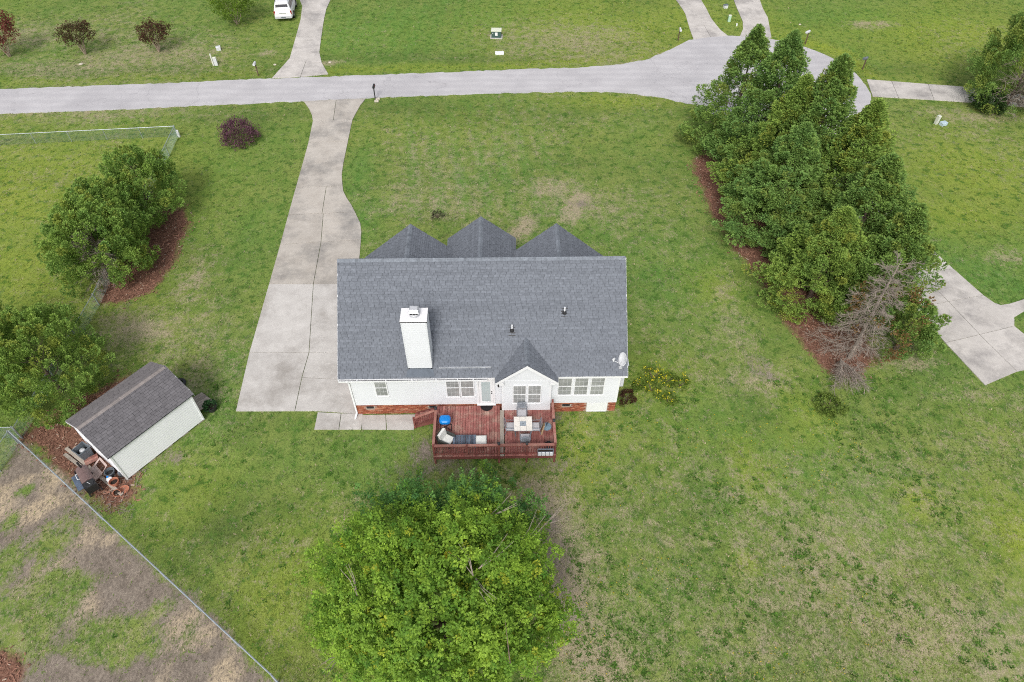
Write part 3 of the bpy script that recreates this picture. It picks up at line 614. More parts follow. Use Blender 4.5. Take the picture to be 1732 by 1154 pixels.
# windows -----------------------------------------------------------
BARS = plain('grey_white_bars', (.55, .56, .57), .5, .02)
def window(x0, x1, z0, z1, yw):
    t = .05; f = MB(HO)
    for a, b, c, d in ((x0, x0+t, z0, z1), (x1-t, x1, z0, z1), (x0+t, x1-t, z1-t, z1), (x0+t, x1-t, z0, z0+t)): f.box(a, b, yw-.045, yw+.01, c, d)
    zm = (z0+z1)/2; f.box(x0+t, x1-t, yw-.04, yw+.005, zm-.022, zm+.022)
    f.box(x0-.03, x1+.03, yw-.06, yw+.01, z0-.045, z0-.003)
    win = f.build('window', TRIM, house)
    a0, a1 = x0+t, x1-t; g = .007
    for zz0, zz1 in ((z0+t, zm-.022), (zm+.022, z1-t)):
        W_ = (a1-a0)/3; H_ = (zz1-zz0)/2
        mu_ = MB(HO)
        for i in (1, 2): mu_.box(a0+i*W_-g, a0+i*W_+g, yw-.028, yw-.010, zz0, zz1)
        for i in range(3): mu_.box(a0+i*W_+g, a0+(i+1)*W_-g, yw-.027, yw-.011, zz0+H_-g, zz0+H_+g)
        mu_.build('glazing_bars', BARS, win)
        for i in range(3):
            for j in range(2):
                MB(HO).box(a0+i*W_+(g if i else 0), a0+(i+1)*W_-(g if i < 2 else 0), yw-.022, yw-.016, zz0+j*H_+(g if j else 0), zz0+(j+1)*H_-(0 if j else g)).build('pane', GLASS, win)
window(-7.18, -6.48, 1.72, 3.2, HYB-.024)
window(-3.26, -2.49, 1.58, 3.2, HYB-.024); window(-2.46, -1.69, 1.58, 3.2, HYB-.024)
for i in range(3): window(2.92+i*.90, 2.92+i*.90+.80, 1.60, 3.2, HYB-.024)
window(.42, 1.18, 1.42, 3.02, BY-.024); window(1.24, 2.0, 1.42, 3.02, BY-.024)
# back door
HYD = HYB-.026
dm_ = MB(HO)
for a, b, c, d in ((-1.55, -1.45, .9, 3.1), (-.66, -.56, .9, 3.1), (-1.45, -.66, 3.0, 3.1)): dm_.box(a, b, HYD-.05, HYD+.02, c, d)
dm_.box(-1.58, -.53, HYD-.12, HYD+.02, .86, .898)
dr = dm_.build('door', TRIM, house)
st = MB(HO)
for a, b, c, d in ((-1.44, -1.30, .91, 2.99), (-.81, -.67, .91, 2.99), (-1.30, -.81, 2.87, 2.99), (-1.30, -.81, .91, 1.12)): st.box(a, b, HYD-.035, HYD+.0, c, d)
st.build('door_leaf', TRIM, dr); MB(HO).box(-1.30, -.81, HYD-.022, HYD-.012, 1.12, 2.87).build('door_glass', DOORGLASS, dr)
hd = MB(HO); hd.tube([(-.74, HYD-.035, 1.92), (-.74, HYD-.09, 1.92)], [.028, .034], 8); hd.build('door_knob', DARKM, dr); hd = MB(HO); hd.tube([(-.74, HYD-.035, 2.06), (-.74, HYD-.06, 2.06)], [.03, .03], 8); hd.build('door_lock', DARKM, dr)
lp = MB(HO); lp.box(-.40, -.32, HYD-.12, HYD-.02, 2.5, 2.72); lp.build('wall_lamp', DARKM, house)

# chimney -----------------------------------------------------------
CX0, CX1, CY0, CY1 = -5.18, -3.905, 23.76, 24.66
ch = MB(HO).box(CX0, CX1, CY0, CY1, ZE, 7.40).build('chimney', SIDING, house)
cl = MB(HO)
laps(cl, 'x', CY0, CX0, CX1, 3.72, 7.39, -1); laps(cl, 'y', CX1, CY0, CY1, 3.72, 7.39, 1); laps(cl, 'y', CX0, CY0, CY1, 3.72, 7.39, -1)
for x in (CX0, CX1):
    for y in (CY0, CY1): cl.box(x-(.02 if x == CX0 else .07), x+(.07 if x == CX0 else .02), y-(.02 if y == CY0 else .07), y+(.07 if y == CY0 else .02), 3.7, 7.395)
cl.build('siding_boards', SIDING, ch, kind='stuff')
CAPM = plain('chimney_cap_paint', (.80, .79, .80), .4, .04, 3, .4)
MB(HO).box(CX0-.05, CX1+.05, CY0-.05, CY1+.05, 7.41, 7.47).build('chimney_cap_edge', DARKM, ch)
MB(HO).bbox(CX0-.045, CX1+.045, CY0-.045, CY1+.045, 7.47, 7.485, .01).build('chimney_cap', CAPM, ch)
fx, fy = (CX0+CX1)/2+.03, (CY0+CY1)/2
fl = MB(HO); fl.lathe([(.27, 7.485), (.27, 7.50), (.19, 7.51), (.19, 7.60), (.26, 7.61), (.26, 7.64)], (fx, fy, 0), 16); fl.box(fx-.23, fx+.23, fy-.2, fy+.2, 7.645, 7.80)
fl.add([(fx-.25, fy-.24, 7.80), (fx+.25, fy-.24, 7.80), (fx+.25, fy+.24, 7.80), (fx-.25, fy+.24, 7.80), (fx-.19, fy-.12, 7.94), (fx+.19, fy-.12, 7.94), (fx+.19, fy+.16, 7.94), (fx-.19, fy+.16, 7.94)], [(3, 2, 1, 0), (4, 5, 6, 7), (0, 1, 5, 4), (1, 2, 6, 5), (2, 3, 7, 6), (3, 0, 4, 7)])
fl.build('flue_cap', SHEET, ch)
fs_ = MB(HO)
for i in range(3): fs_.box(fx-.2+.14*i, fx-.08+.14*i, fy-.215, fy-.205, 7.67, 7.78)
fs_.build('flue_louver', DARKM, ch)
ap = MB(HO); a0 = Vector((CX0-.12, RYB+.03, ZE+.045)); 
ap.add([(CX0-.14, RYB+.02, ZE+.065), (CX1+.14, RYB+.02, ZE+.065), (CX1+.04, CY0-.02, ZE+.065+SL*(CY0-.04-RYB)), (CX0-.04, CY0-.02, ZE+.065+SL*(CY0-.04-RYB)), (CX1+.04, CY0-.02, ZE+.2+SL*(CY0-.04-RYB)), (CX0-.04, CY0-.02, ZE+.2+SL*(CY0-.04-RYB))], [(0, 1, 2, 3), (3, 2, 4, 5)])
ap.build('flashing', plain('flashing_metal', (.12, .14, .17), .7, .15, 4, .2), ch)
# roof pipes
for x, y in ((.415, 25.3), (3.27, 26.0)):
    z = ZE+SL*(y-RYB)
    MB(HO).lathe([(.045, z-.05), (.045, z+.42), (.035, z+.42)], (x, y, 0), 10).build('vent_pipe', TRIM, house)
    pb = MB(HO); pb.lathe([(.13, z-.02), (.11, z+.07), (.06, z+.16), (.05, z+.17)], (x, y, 0), 12); pb.add([(x-.19, y-.24, z-.24*SL+.022), (x+.19, y-.24, z-.24*SL+.022), (x+.19, y+.2, z+.2*SL+.022), (x-.19, y+.2, z+.2*SL+.022)], [(0, 1, 2, 3)]); pb.build('pipe_boot', DARKM, house)
# satellite dish
dx, dy = 6.25, 23.75; dz = ZE+SL*(dy-RYB)
dsh = MB(HO); dsh.tube([(dx, dy, dz-.02), (dx, dy, dz+.25), (dx+.03, dy, dz+.42)], .025, 8); dsh.box(dx-.09, dx+.09, dy-.12, dy+.1, dz-.03, dz+.05); dsh.tube([(dx+.25, dy+.35, dz+.25), (dx+.02, dy, dz+.2)], .014, 6); dsh.tube([(dx-.2, dy+.35, dz+.25), (dx, dy, dz+.2)], .014, 6)
sat = dsh.build('satellite_dish', SHEET, house)
DISHM = plain('dish_paint', (.74, .75, .77), .35, .05, 3, .4)
dn_ = Vector((-.90, -.22, .36)).normalized(); da = dn_.cross(Vector((0, 0, 1))).normalized(); db = da.cross(dn_); cen = Vector((dx+.14, dy+.1, dz+.52))
axm = Matrix((da, db, dn_)).transposed()
MB(HO).lathe([(.02, .0), (.16, .012), (.29, .045), (.38, .085), (.385, .08), (.29, .025), (.16, -.012), (.02, -.02)], cen, 24, None, axm).build('dish_reflector', DISHM, sat, smooth=True)
am = MB(HO); tip = cen+dn_*.62-db*.12; am.tube([cen-db*.36+dn_*.04, tip], .018, 6); am.beam(tip, tip+db*.16-dn_*.02, .07, .07); am.beam(tip+da*.08, tip-da*.08, .06, .06); am.build('dish_arm', DISHM, sat)

# ------------------------------------------------------------------ deck
def wood(name, a, b, grey, amt):
    k = N(name); oi = k.n('ShaderNodeObjectInfo')
    c = k.ramp(k.noise(3.0, 6, .65), [(.3, a), (.7, b)])
    c = k.mix(k.fr(k.noise(1.6, 7, .75), .48, .72, 0, amt), c, grey)
    mp = k.n('ShaderNodeMapping'); mp.inputs['Scale'].default_value = (14, 1.2, 14); k.l(k.pos(), mp.inputs['Vector'])
    c = k.mix(k.fr(k.noise(2.2, 5, .7, mp.outputs[0]), .52, .72, 0, .6), c, tuple(x*.35 for x in a))
    c = k.mix(1.0, c, k.ramp(oi.outputs['Random'], [(0, (.78,)*3), (1, (1.2,)*3)]), 'MULTIPLY')
    return k.fin(c, .8, .25)
DECKW = wood('worn_red_stain', (.24, .080, .070), (.40, .165, .145), (.44, .33, .26), .95)
RAILW = wood('red_stain', (.17, .05, .045), (.255, .085, .072), (.27, .17, .135), .45)
RAILT = wood('faded_red_stain', (.27, .11, .09), (.38, .18, .145), (.42, .30, .24), .6)
GREYW = wood('bare_grey_board', (.33, .285, .24), (.44, .385, .33), (.30, .26, .22), .5)
DZ = .76; DX0, DX1, DYF, DYB = -3.86, 2.70, 20.15, 23.53
deck = thing('deck', 'raised red stained wooden deck with railings against the white house', 'deck', ((DX0+DX1)/2, 21.8, 0)); DO = tuple(deck.location)
bw = .138
board = MB().bbox(-bw/2, bw/2, -.5, .5, -.034, 0, .006).mesh('deck_board', DECKW)
def dboard(x, y0, y1, sx=1, m=board, nm='deck_board', z=DZ):
    return place(nm, m, deck, (x-DO[0], (y0+y1)/2-DO[1], z+rnd.uniform(-.004, .004)), (0, 0, rnd.uniform(-.0015, .0015)), (sx, y1-y0, 1))
x = DX0+.075
while x < -.35: dboard(x, DYF+rnd.uniform(-.01, .01), DYB); x += .1485
x = .03
while x < DX1-.03:
    dboard(x, DYF+rnd.uniform(-.01, .01), (BY-.02) if x < BX1+.07 else DYB); x += .1445
gb = MB().bbox(-.11, .11, -.5, .5, -.034, 0, .006).mesh('divider_board', GREYW)
place('divider_board', gb, deck, (-.185-DO[0], (DYF+BY)/2-.02-DO[1], DZ+.012), (0, 0, 0), (1, BY-DYF-.0, 1))
def dpiece(nm, mb, mat=RAILW): return mb.build(nm, mat, deck)
dpiece('front_joist', MB(DO).box(DX0-.02, DX1+.02, DYF-.01, DYF+.03, DZ-.27, DZ-.045)); dpiece('side_joist', MB(DO).box(DX0-.02, DX0+.02, DYF+.035, DYB-.0, DZ-.27, DZ-.045)); dpiece('side_joist', MB(DO).box(DX1-.02, DX1+.02, DYF+.035, DYB, DZ-.27, DZ-.045))
for y in (20.9, 21.7, 22.5, 23.1): dpiece('floor_joist', MB(DO).box(DX0+.03, DX1-.03, y-.02, y+.02, DZ-.23, DZ-.045), DARKM if 0 else RAILW)
PX = (-3.82, -2.05, -.36, 1.13, 2.64)
RZ = DZ+.92
for x in PX:
    m = MB(DO); m.box(x-.05, x+.05, DYF+.035, DYF+.135, 0 if x in (-3.82, -.36, 1.13, 2.64) else DZ-.25, RZ+.05); dpiece('post', m)
for x, y in ((DX0+.04, 22.62), (DX1-.06, 23.05), (DX1-.06, 21.7)):
    m = MB(DO); m.box(x-.05, x+.05, y-.05, y+.05, 0, RZ+.03 if y < 23 else RZ+.15); dpiece('post', m)
bal = MB().box(-.019, .019, -.019, .019, 0, .76).mesh('baluster', RAILW)
def rail_run(a, b, z0=DZ, n=None):
    a, b = Vector(a), Vector(b); d = (b-a); L_ = d.length; d.normalize(); up = Vector((0, 0, 1))
    m = MB(DO); m.beam(a+up*.90, b+up*.90, .14, .036); dpiece('top_rail', m, RAILT)
    for zz in (.80, .09):
        m = MB(DO); m.beam(a+up*zz, b+up*zz, .04, .085); dpiece('rail', m)
    n = n or int(L_/.125)
    for i in range(n):
        p = a+d*(L_*(i+.5)/n); place('baluster', bal, deck, (p.x-DO[0], p.y-DO[1], p.z+.075))
zb3 = DZ
for x0, x1 in zip(PX, PX[1:]): rail_run((x0+.052, DYF+.085, zb3), (x1-.052, DYF+.085, zb3))
rail_run((DX0+.04, DYF+.14, zb3), (DX0+.04, 22.565, zb3)); rail_run((DX1-.06, DYF+.14, zb3), (DX1-.06, 21.645, zb3)); rail_run((DX1-.06, 21.755, zb3), (DX1-.06, 22.995, zb3))
# stairs
SX0, SX1 = -5.12, DX0-.03
for i in range(4):
    xx = SX1-.05-(i+.5)*.31; zz = DZ-.15*(i+1)
    dpiece('tread', MB(DO).bbox(xx-.16, xx+.16, 22.62, 23.46, zz-.038, zz, .006), DECKW)
    dpiece('riser', MB(DO).box(xx+.135, xx+.155, 22.66, 23.42, max(.01, zz+.002), zz+.11))
for y in (22.60, 23.48): dpiece('stringer', MB(DO).beam((SX1, y, DZ-.16), (SX0+.02, y, .10), .04, .24))
for y in (22.58, 23.49):
    if y > 23: continue
    m = MB(DO); m.box(SX0-.05, SX0+.05, y-.05, y+.05, 0, .98); dpiece('post', m)
    a, b = Vector((SX1-.02, y, RZ-.08)), Vector((SX0+.05, y, .93))
    dpiece('top_rail', MB(DO).beam(a, b, .13, .036), RAILT); lo = Vector((0, 0, -.72)); dpiece('rail', MB(DO).beam(a+lo, b+lo, .04, .085))
    for i in range(9):
        p = a.lerp(b, (i+.5)/9); place('baluster', bal, deck, (p.x-DO[0], p.y-DO[1], p.z-.76), (0, 0, 0), (1, 1, .98))

# ------------------------------------------------------------------ deck furniture
WIRE = plain('black_steel', (.02, .02, .022), .4, .2, 6, .5)
GREYM = plain('grey_powder_coat', (.22, .25, .29), .5, .12, 6)
CUSH = plain('grey_fabric', (.47, .46, .48), .95, .08, 9, .1)
WCUSH = plain('white_fabric', (.78, .78, .74), .95, .05, 7, .1)
WICK = plain('dark_wicker', (.06, .065, .06), .8, .3, 30)
BLUE = plain('bright_blue_vinyl', (.006, .23, .70), .35, .08, 4, .5)
# blue topped folding piece
t = thing('folding_grill', 'bright blue rounded top on black crossed folding legs, on the red deck', 'grill', (-3.30, 22.05, DZ)); 
m = MB(); pts = []
for i in range(24):
    a_ = 2*math.pi*i/24; cx, cy = math.cos(a_), math.sin(a_); pts.append((.31*math.copysign(abs(cx)**.55, cx), .27*math.copysign(abs(cy)**.55, cy)))
n_ = 24; vs = []; fs = []
for sc_, z in ((.95, .60), (1.0, .64), (1.0, .74), (.93, .81), (.72, .85), (.3, .865)): vs += [(x*sc_, y*sc_, z) for x, y in pts]
for i in range(5): fs += [(i*n_+j, i*n_+(j+1) % n_, (i+1)*n_+(j+1) % n_, (i+1)*n_+j) for j in range(n_)]
fs += [tuple(range(n_-1, -1, -1)), tuple(range(5*n_, 6*n_))]; m.add(vs, fs).build('lid', BLUE, t, smooth=True)
MB().beam((-.13, -.235, .815), (.13, -.235, .815), .035, .01, (0, -.4, 1)).build('lid_badge', plain('pale_blue_print', (.35, .62, .85), .5), t)
for s_ in (-1, 1):
    for y in (-.2, .16): m = MB(); m.tube([(s_*.28, y, .61), (-s_*.30, y-.02, .03)], .018, 6); m.build('leg', WIRE, t)
m = MB(); m.tube([(-.31, -.26, .02), (-.31, .2, .02)], .015, 6); m.build('foot_bar', WIRE, t); m = MB(); m.lathe([(.03, -.03), (.075, -.02), (.075, .02), (.03, .03)], (-.30, -.23, .075), 14, None, Matrix.Rotation(R(90), 3, 'Y')); m.build('wheel', WIRE, t)
m = MB(); m.tube([(.31, -.26, .02), (.31, .2, .02)], .015, 6); m.build('foot_bar', WIRE, t)
# armchair with white cushions
def armchair(name, label, loc, rz, back=True):
    t = thing(name, label, 'armchair' if back else 'footstool', loc, rz)
    m = MB(); m.box(-.30, .30, -.30, .30, .16, .27); m.build('seat_base', WICK, t)
    for sx in (-1, 1):
        for sy in (-1, 1): m = MB(); m.box(sx*.27-.025, sx*.27+.025, sy*.27-.025, sy*.27+.025, 0, .16); m.build('leg', WICK, t)
    m = MB(); m.bbox(-.29, .29, -.30, .30, .27, .42, .05); m.build('seat_cushion', WCUSH, t)
    if back:
        m = MB(); m.add([(-.36, .30, .16), (.36, .30, .16), (.36, .38, .16), (-.36, .38, .16), (-.36, .42, .78), (.36, .42, .78), (.36, .48, .78), (-.36, .48, .78)], [(3, 2, 1, 0), (4, 5, 6, 7), (0, 1, 5, 4), (1, 2, 6, 5), (2, 3, 7, 6), (3, 0, 4, 7)]); m.build('backrest', WICK, t)
        m = MB(); m.add([(-.29, .19, .43), (.29, .19, .43), (.29, .30, .43), (-.29, .30, .43), (-.29, .27, .84), (.29, .27, .84), (.29, .41, .82), (-.29, .41, .82)], [(3, 2, 1, 0), (4, 5, 6, 7), (0, 1, 5, 4), (1, 2, 6, 5), (2, 3, 7, 6), (3, 0, 4, 7)]); m.build('back_cushion', WCUSH, t)
        for s_ in (-1, 1): m = MB(); m.bbox(s_*.34-.045, s_*.34+.045, -.30, .36, .16, .56, .02); m.build('armrest', WICK, t)
    return t
armchair('armchair', 'dark woven armchair with white seat and back cushions, in the deck corner', (-3.15, 21.0, DZ), R(62))
armchair('footstool', 'dark woven footstool with a flat white cushion, right of the slatted table', (-1.32, 20.92, DZ), 0, False)
t = thing('coffee_table', 'low dark grey slatted table between the white cushions on the deck', 'table', (-2.22, 20.95, DZ))
for i in range(9): m = MB(); m.bbox(-.62+i*.138, -.62+i*.138+.122, -.30, .30, .39, .415, .005); m.build('slat', plain('slate_slat', (.10, .125, .165), .45, .25, 4, .4, rand=.35) if i == 0 else bpy.data.materials['slate_slat'], t)
for y in (-.27, .27): m = MB(); m.box(-.62, .62, y-.02, y+.02, .35, .388); m.build('apron', GREYM, t)
for sx in (-.58, .58):
    for y in (-.27, .27): m = MB(); m.box(sx-.02, sx+.02, y-.022, y+.022, 0, .35); m.build('leg', GREYM, t)
# tiled dining table
t = thing('dining_table', 'square table of nine cream tiles with a grey centre tile, on the deck', 'table', (.965, 21.73, DZ))
m = MB(); m.box(-.505, .505, -.475, .475, .665, .70); m.build('table_frame', GREYM, t)
TILE = plain('cream_tile', (.76, .72, .66), .35, .05, 6, .5, rand=.06); TILEG = plain('grey_tile', (.30, .34, .38), .35, .15, 9, .5)
tm = MB().bbox(-.5, .5, -.5, .5, 0, .018, .02).mesh('tile', TILE); tg = MB().bbox(-.5, .5, -.5, .5, 0, .018, .02).mesh('centre_tile', TILEG)
for i in range(3):
    for j in range(3):
        c = i == 1 and j == 1; place('centre_tile' if c else 'tile', tg if c else tm, t, ((i-1)*.334, (j-1)*.314, .702), (0, 0, 0), (.326, .306, 1))
m = MB(); m.lathe([(.024, .7205), (.024, .726), (.012, .727)], (0, 0, 0), 10); m.build('umbrella_hole', DARKM, t)
for sx in (-1, 1):
    for sy in (-1, 1): m = MB(); m.tube([(sx*.46, sy*.43, .66), (sx*.40, sy*.37, 0)], .02, 8); m.build('leg', GREYM, t)
def patio_chair(label, loc, rz):
    t = thing('patio_chair', label, 'chair', loc, rz, 'patio chairs round the tiled table')
    m = MB(); m.bbox(-.25, .25, -.25, .25, .42, .50, .03); m.build('seat_cushion', CUSH, t)
    m = MB(); m.box(-.26, .26, -.26, .26, .385, .415); m.build('seat_frame', GREYM, t)
    for sx in (-1, 1):
        m = MB(); m.tube([(sx*.25, -.24, .38), (sx*.26, -.27, 0)], .016, 6); m.build('leg', GREYM, t)
        m = MB(); m.tube([(sx*.25, .25, .38), (sx*.26, .34, 0)], .016, 6); m.build('leg', GREYM, t)
        m = MB(); m.tube([(sx*.25, .26, .40), (sx*.25, .36, .92)], .016, 6); m.build('back_post', GREYM, t)
        m = MB(); m.tube([(sx*.27, -.22, .40), (sx*.28, -.20, .64), (sx*.28, .30, .66)], .016, 6); m.build('armrest', GREYM, t)
    m = MB(); pts = []
    for i in range(9):
        u = -1+i/4; pts.append((u*.235, .365, .90+.10*(1-u*u)))
    m.tube(pts, .016, 6); m.build('back_rail', GREYM, t)
    for i in range(9): u = -.8+.2*i; m = MB(); m.box(u*.235-.017, u*.235+.017, .30+.0, .318, .52, .90+.09*(1-u*u)); m.build('slat', GREYM, t)
    return t
patio_chair('grey patio chair behind the tiled table, its slatted back against the white wall', (.93, 22.62, DZ), 0)
patio_chair('grey cushioned patio chair beside the pale divider board, left of the tiled table', (.30, 21.74, DZ), R(90))
patio_chair('grey patio chair under the tan leaning cushion, right of the tiled table', (1.62, 21.72, DZ), R(-90))
patio_chair('grey cushioned patio chair with its back to the front railing', (1.06, 20.98, DZ), R(180))
m = MB(); m.add([(-.05, -.30, 0), (.05, -.30, 0), (.10, .30, .0), (0, .30, .0), (.10, -.22, .72), (.16, -.22, .72), (.22, .14, .50), (.12, .14, .50)], [(3, 2, 1, 0), (4, 5, 6, 7), (0, 1, 5, 4), (1, 2, 6, 5), (2, 3, 7, 6), (3, 0, 4, 7)])
o = m.build('chair_pad', plain('tan_canvas', (.42, .29, .18), .9, .12, 7, .1)); o.location = (1.98, 21.75, DZ+.005); tag(o, 'tan pad leaning on the back of a patio chair beside the round base', 'pad')
t = thing('umbrella_base', 'round blue grey parasol base with a short stub, by the deck railing', 'parasol base', (2.30, 22.0, DZ))
m = MB(); m.lathe([(.26, 0), (.27, .03), (.25, .06), (.08, .09)], (0, 0, 0), 24); m.build('base_plate', plain('blue_grey_resin', (.20, .30, .38), .5, .1, 5), t, smooth=False); m = MB(); m.tube([(0, 0, .085), (0, 0, .40)], .026, 10); m.build('stub_pole', DARKM, t); m = MB(); m.tube([(.02, 0, .33), (.07, 0, .33)], .015, 6); m.build('knob', DARKM, t)
t = thing('planter', 'black round pot standing in the front corner of the deck', 'pot', (2.32, 20.62, DZ))
m = MB(); m.lathe([(.15, 0), (.22, .26), (.235, .27), (.235, .30), (.205, .30), (.20, .25)], (0, 0, 0), 20); m.build('pot', WIRE, t); m = MB(); m.lathe([(.199, .20), (.12, .23)], (0, 0, 0), 16); m.build('soil', plain('potting_soil', (.03, .022, .017), .95), t)
t = thing('planter_box', 'silver ribbed box hung outside the deck railing at its front corner', 'planter', (2.12, DYF-.08, DZ+.30))
BOXM = plain('silver_plastic', (.62, .64, .68), .4, .05, 5, .4)
m = MB(); m.box(-.42, .42, -.11, .10, -.02, .0); m.box(-.42, .42, -.11, -.09, 0, .30); m.box(-.42, .42, .08, .10, 0, .30); m.box(-.42, -.40, -.09, .08, 0, .30); m.box(.40, .42, -.09, .08, 0, .30); m.build('box_shell', GREYM, t)
for i in range(4): m = MB(); m.bbox(-.39+i*.20, -.39+i*.20+.165, -.150, -.112, .0, .30, .02); m.build('rib_panel', BOXM, t)
m = MB(); m.box(-.399, .399, -.089, .079, .15, .22); m.build('soil', bpy.data.materials['potting_soil'], t)
LENS = plain('smoked_lens', (.16, .18, .24), .2, .1, 8, .6)
for lab, (x, y, z) in (('solar cap light on the deck post beside the stairs', (DX0+.04, 22.62, RZ+.031)), ('solar cap light on the post nearest the pale divider board', (-.36, DYF+.085, RZ+.051)), ('solar cap light on the front post by the patio chair', (1.13, DYF+.085, RZ+.051)), ('solar cap light on the side rail post by the round base', (DX1-.06, 21.7, RZ+.031))):
    t = thing('post_light', lab, 'light', (x, y, z), 0, 'solar lights on the deck posts')
    m = MB(); m.bbox(-.065, .065, -.065, .065, 0, .04, .01); m.build('base', DARKM, t); m = MB(); m.lathe([(.05, .041), (.06, .10)], (0, 0, 0), 12); m.build('lens', LENS, t); m = MB(); m.lathe([(.085, .101), (.085, .115), (.03, .15)], (0, 0, 0), 12); m.build('cap', DARKM, t)
m = MB(); pts = [(.0+.36*math.cos(a_), -.36*math.sin(a_)*1.05) for a_ in np.linspace(0, math.pi, 18)]
m.prism(pts, 0, .015); o = m.build('doormat', plain('black_rubber_mat', (.018, .015, .017), .95, .5, 25)); o.location = (-1.05, 23.5, DZ+.012); tag(o, 'black half round doormat in front of the back door', 'mat')

# ------------------------------------------------------------------ foliage
LEAFM = vcol('evergreen_spray', .75, .15, 5, .22, 0, .28)
MAPLEM = vcol('broad_leaf', .6, .25, 5, .2, 0, .32)
BARK = plain('grey_brown_bark', (.14, .10, .08), .95, .3, 12)
DEADW = plain('dead_grey_wood', (.28, .235, .20), .95, .22, 6)
def unit(v): return v/np.maximum(np.linalg.norm(v, axis=-1, keepdims=True), 1e-9)
def plumes(rg, base, d, L, rad, n, ll, lw, colr, tipcol=None, tip=.45, spread=.9):
    """leafy plumes: base (k,3), direction d (k,3), length L (k,), radius rad (k,), n leaves each -> V,F,C"""
    K = len(base); B = np.repeat(base, n, 0); D = np.repeat(unit(d), n, 0); LL = np.repeat(L, n); RR = np.repeat(rad, n)
    s = rg.random(K*n)**.8; a = rg.random(K*n)*2*math.pi
    ref = np.where(np.abs(D[:, 2:3]) > .9, np.array([[1., 0, 0]]), np.array([[0, 0, 1.]]))
    A = unit(np.cross(D, ref)); Bv = np.cross(D, A)
    prof = np.sin(np.clip(s*.9+.12, 0, 1)*math.pi)**.6
    ou = A*np.cos(a)[:, None]+Bv*np.sin(a)[:, None]
    rr = RR*prof*(.55+.5*rg.random(K*n))
    P = B + D*(s*LL)[:, None] + ou*rr[:, None]
    dr = unit(ou*spread + D*.75 + rg.normal(0, .28, (K*n, 3)))
    side = unit(np.cross(dr, rg.normal(0, 1, (K*n, 3))))
    l = ll*(.7+.6*rg.random(K*n))[:, None]; w_ = lw*(.7+.6*rg.random(K*n))[:, None]
    nrm = np.cross(dr, side)
    V = np.stack([P-side*w_*.15, P+dr*l*.5+side*w_*.5+nrm*w_*.12, P+dr*l, P+dr*l*.55-side*w_*.5-nrm*w_*.12], 1).reshape(-1, 3)
    F = np.arange(K*n*4).reshape(-1, 4)
    cc = np.repeat(colr, n, 0)*(.82+.36*rg.random((K*n, 1)))
    C = np.repeat(cc, 4, 0)
    if tipcol is not None:
        C = C.reshape(-1, 4, 3); C[:, 2] = C[:, 2]*(1-tip)+np.array(tipcol)*tip; C = C.reshape(-1, 3)
    return V, F, C
def lobes(th, u, rg_ph):
    return 1+.16*np.sin(3*th+rg_ph[0]+3*u)+.12*np.sin(5*th+rg_ph[1]-7*u)+.08*np.sin(9*th+rg_ph[2]+13*u)
def cypress_crown(seed, h, r, shape='cone', nc=620, n=36, z0=.25, gap=None, hue=0., cl=.80, ll=.15, tint=(1, 1, 1)):
    rg = np.random.default_rng(seed); ph = rg.random(3)*6.28
    npl = 1; nc = int(nc*.46)
    u = 1-rg.random(nc)**.70 if shape == 'cone' else rg.random(nc)**.85
    u = np.clip(u, .015, .985); th = rg.random(nc)*2*math.pi
    if shape == 'cone': Rr = r*np.minimum(1, .55+u*2.2)*np.clip(1.08*(1-u), 0, 1)**.92
    else:
        q = np.where(u < .38, .72+.28*np.sin(u/.38*math.pi/2), np.sqrt(np.clip(1-((u-.38)/.64)**2, 0, 1))); Rr = r*q
    Rr = Rr*lobes(th, u*3, ph)
    rho = np.where(rg.random(nc) < .80, .78+.27*rg.random(nc), .40+.40*rg.random(nc))
    if gap is not None:      # a bare side
        g0, gw, gz = gap; dth = np.abs((th-g0+math.pi) % (2*math.pi)-math.pi); kill = (dth < gw) & (u < gz) & (rho > .5) & (rg.random(nc) < .88)
        keep = ~kill; u, th, Rr, rho = u[keep], th[keep], Rr[keep], rho[keep]
    P = np.stack([Rr*rho*np.cos(th), Rr*rho*np.sin(th), z0+u*(h-z0-.6)], 1)
    out_ = np.stack([np.cos(th), np.sin(th), np.zeros_like(th)], 1)
    steep = (.45+.75*u)[:, None] if shape == 'cone' else (.75+1.1*u)[:, None]
    d = unit(out_*(1.05-.6*u)[:, None] + np.array([[0, 0, 1.]])*steep + rg.normal(0, .16, (len(u), 3)))
    if shape == 'cone':
        kt = 40; tt = np.linspace(0, 1, kt); aa = tt*77; P = np.concatenate([P, np.stack([.75*(1-tt)*np.cos(aa), .75*(1-tt)*np.sin(aa), h-2.6+2.1*tt], 1)]); d = np.concatenate([d, unit(np.stack([.5*np.cos(aa)*(1-tt), .5*np.sin(aa)*(1-tt), 1+0*tt], 1))]); u = np.concatenate([u, np.full(kt, .97)])
    L = cl*1.45*(.65+.6*rg.random(len(u)))*(1.1-.35*u); rad = L*(.27+.09*rg.random(len(u)))
    t = np.repeat(rg.random((len(u)//npl, 1)), npl, 0)*.7+.3*rg.random((len(u), 1)); base = np.array([[.092, .205, .054]])*(1-t)+np.array([[.225, .345, .070]])*t
    yl = (rg.random((len(u), 1)) < .10+hue); base = np.where(yl, np.array([[.22, .27, .05]]), base)
    return plumes(rg, P-d*(L*.35)[:, None], d, L, rad, n*4, ll, ll*.46, base*np.array(tint), tuple(np.array((.36, .49, .13))*np.array(tint)), .6, .75)
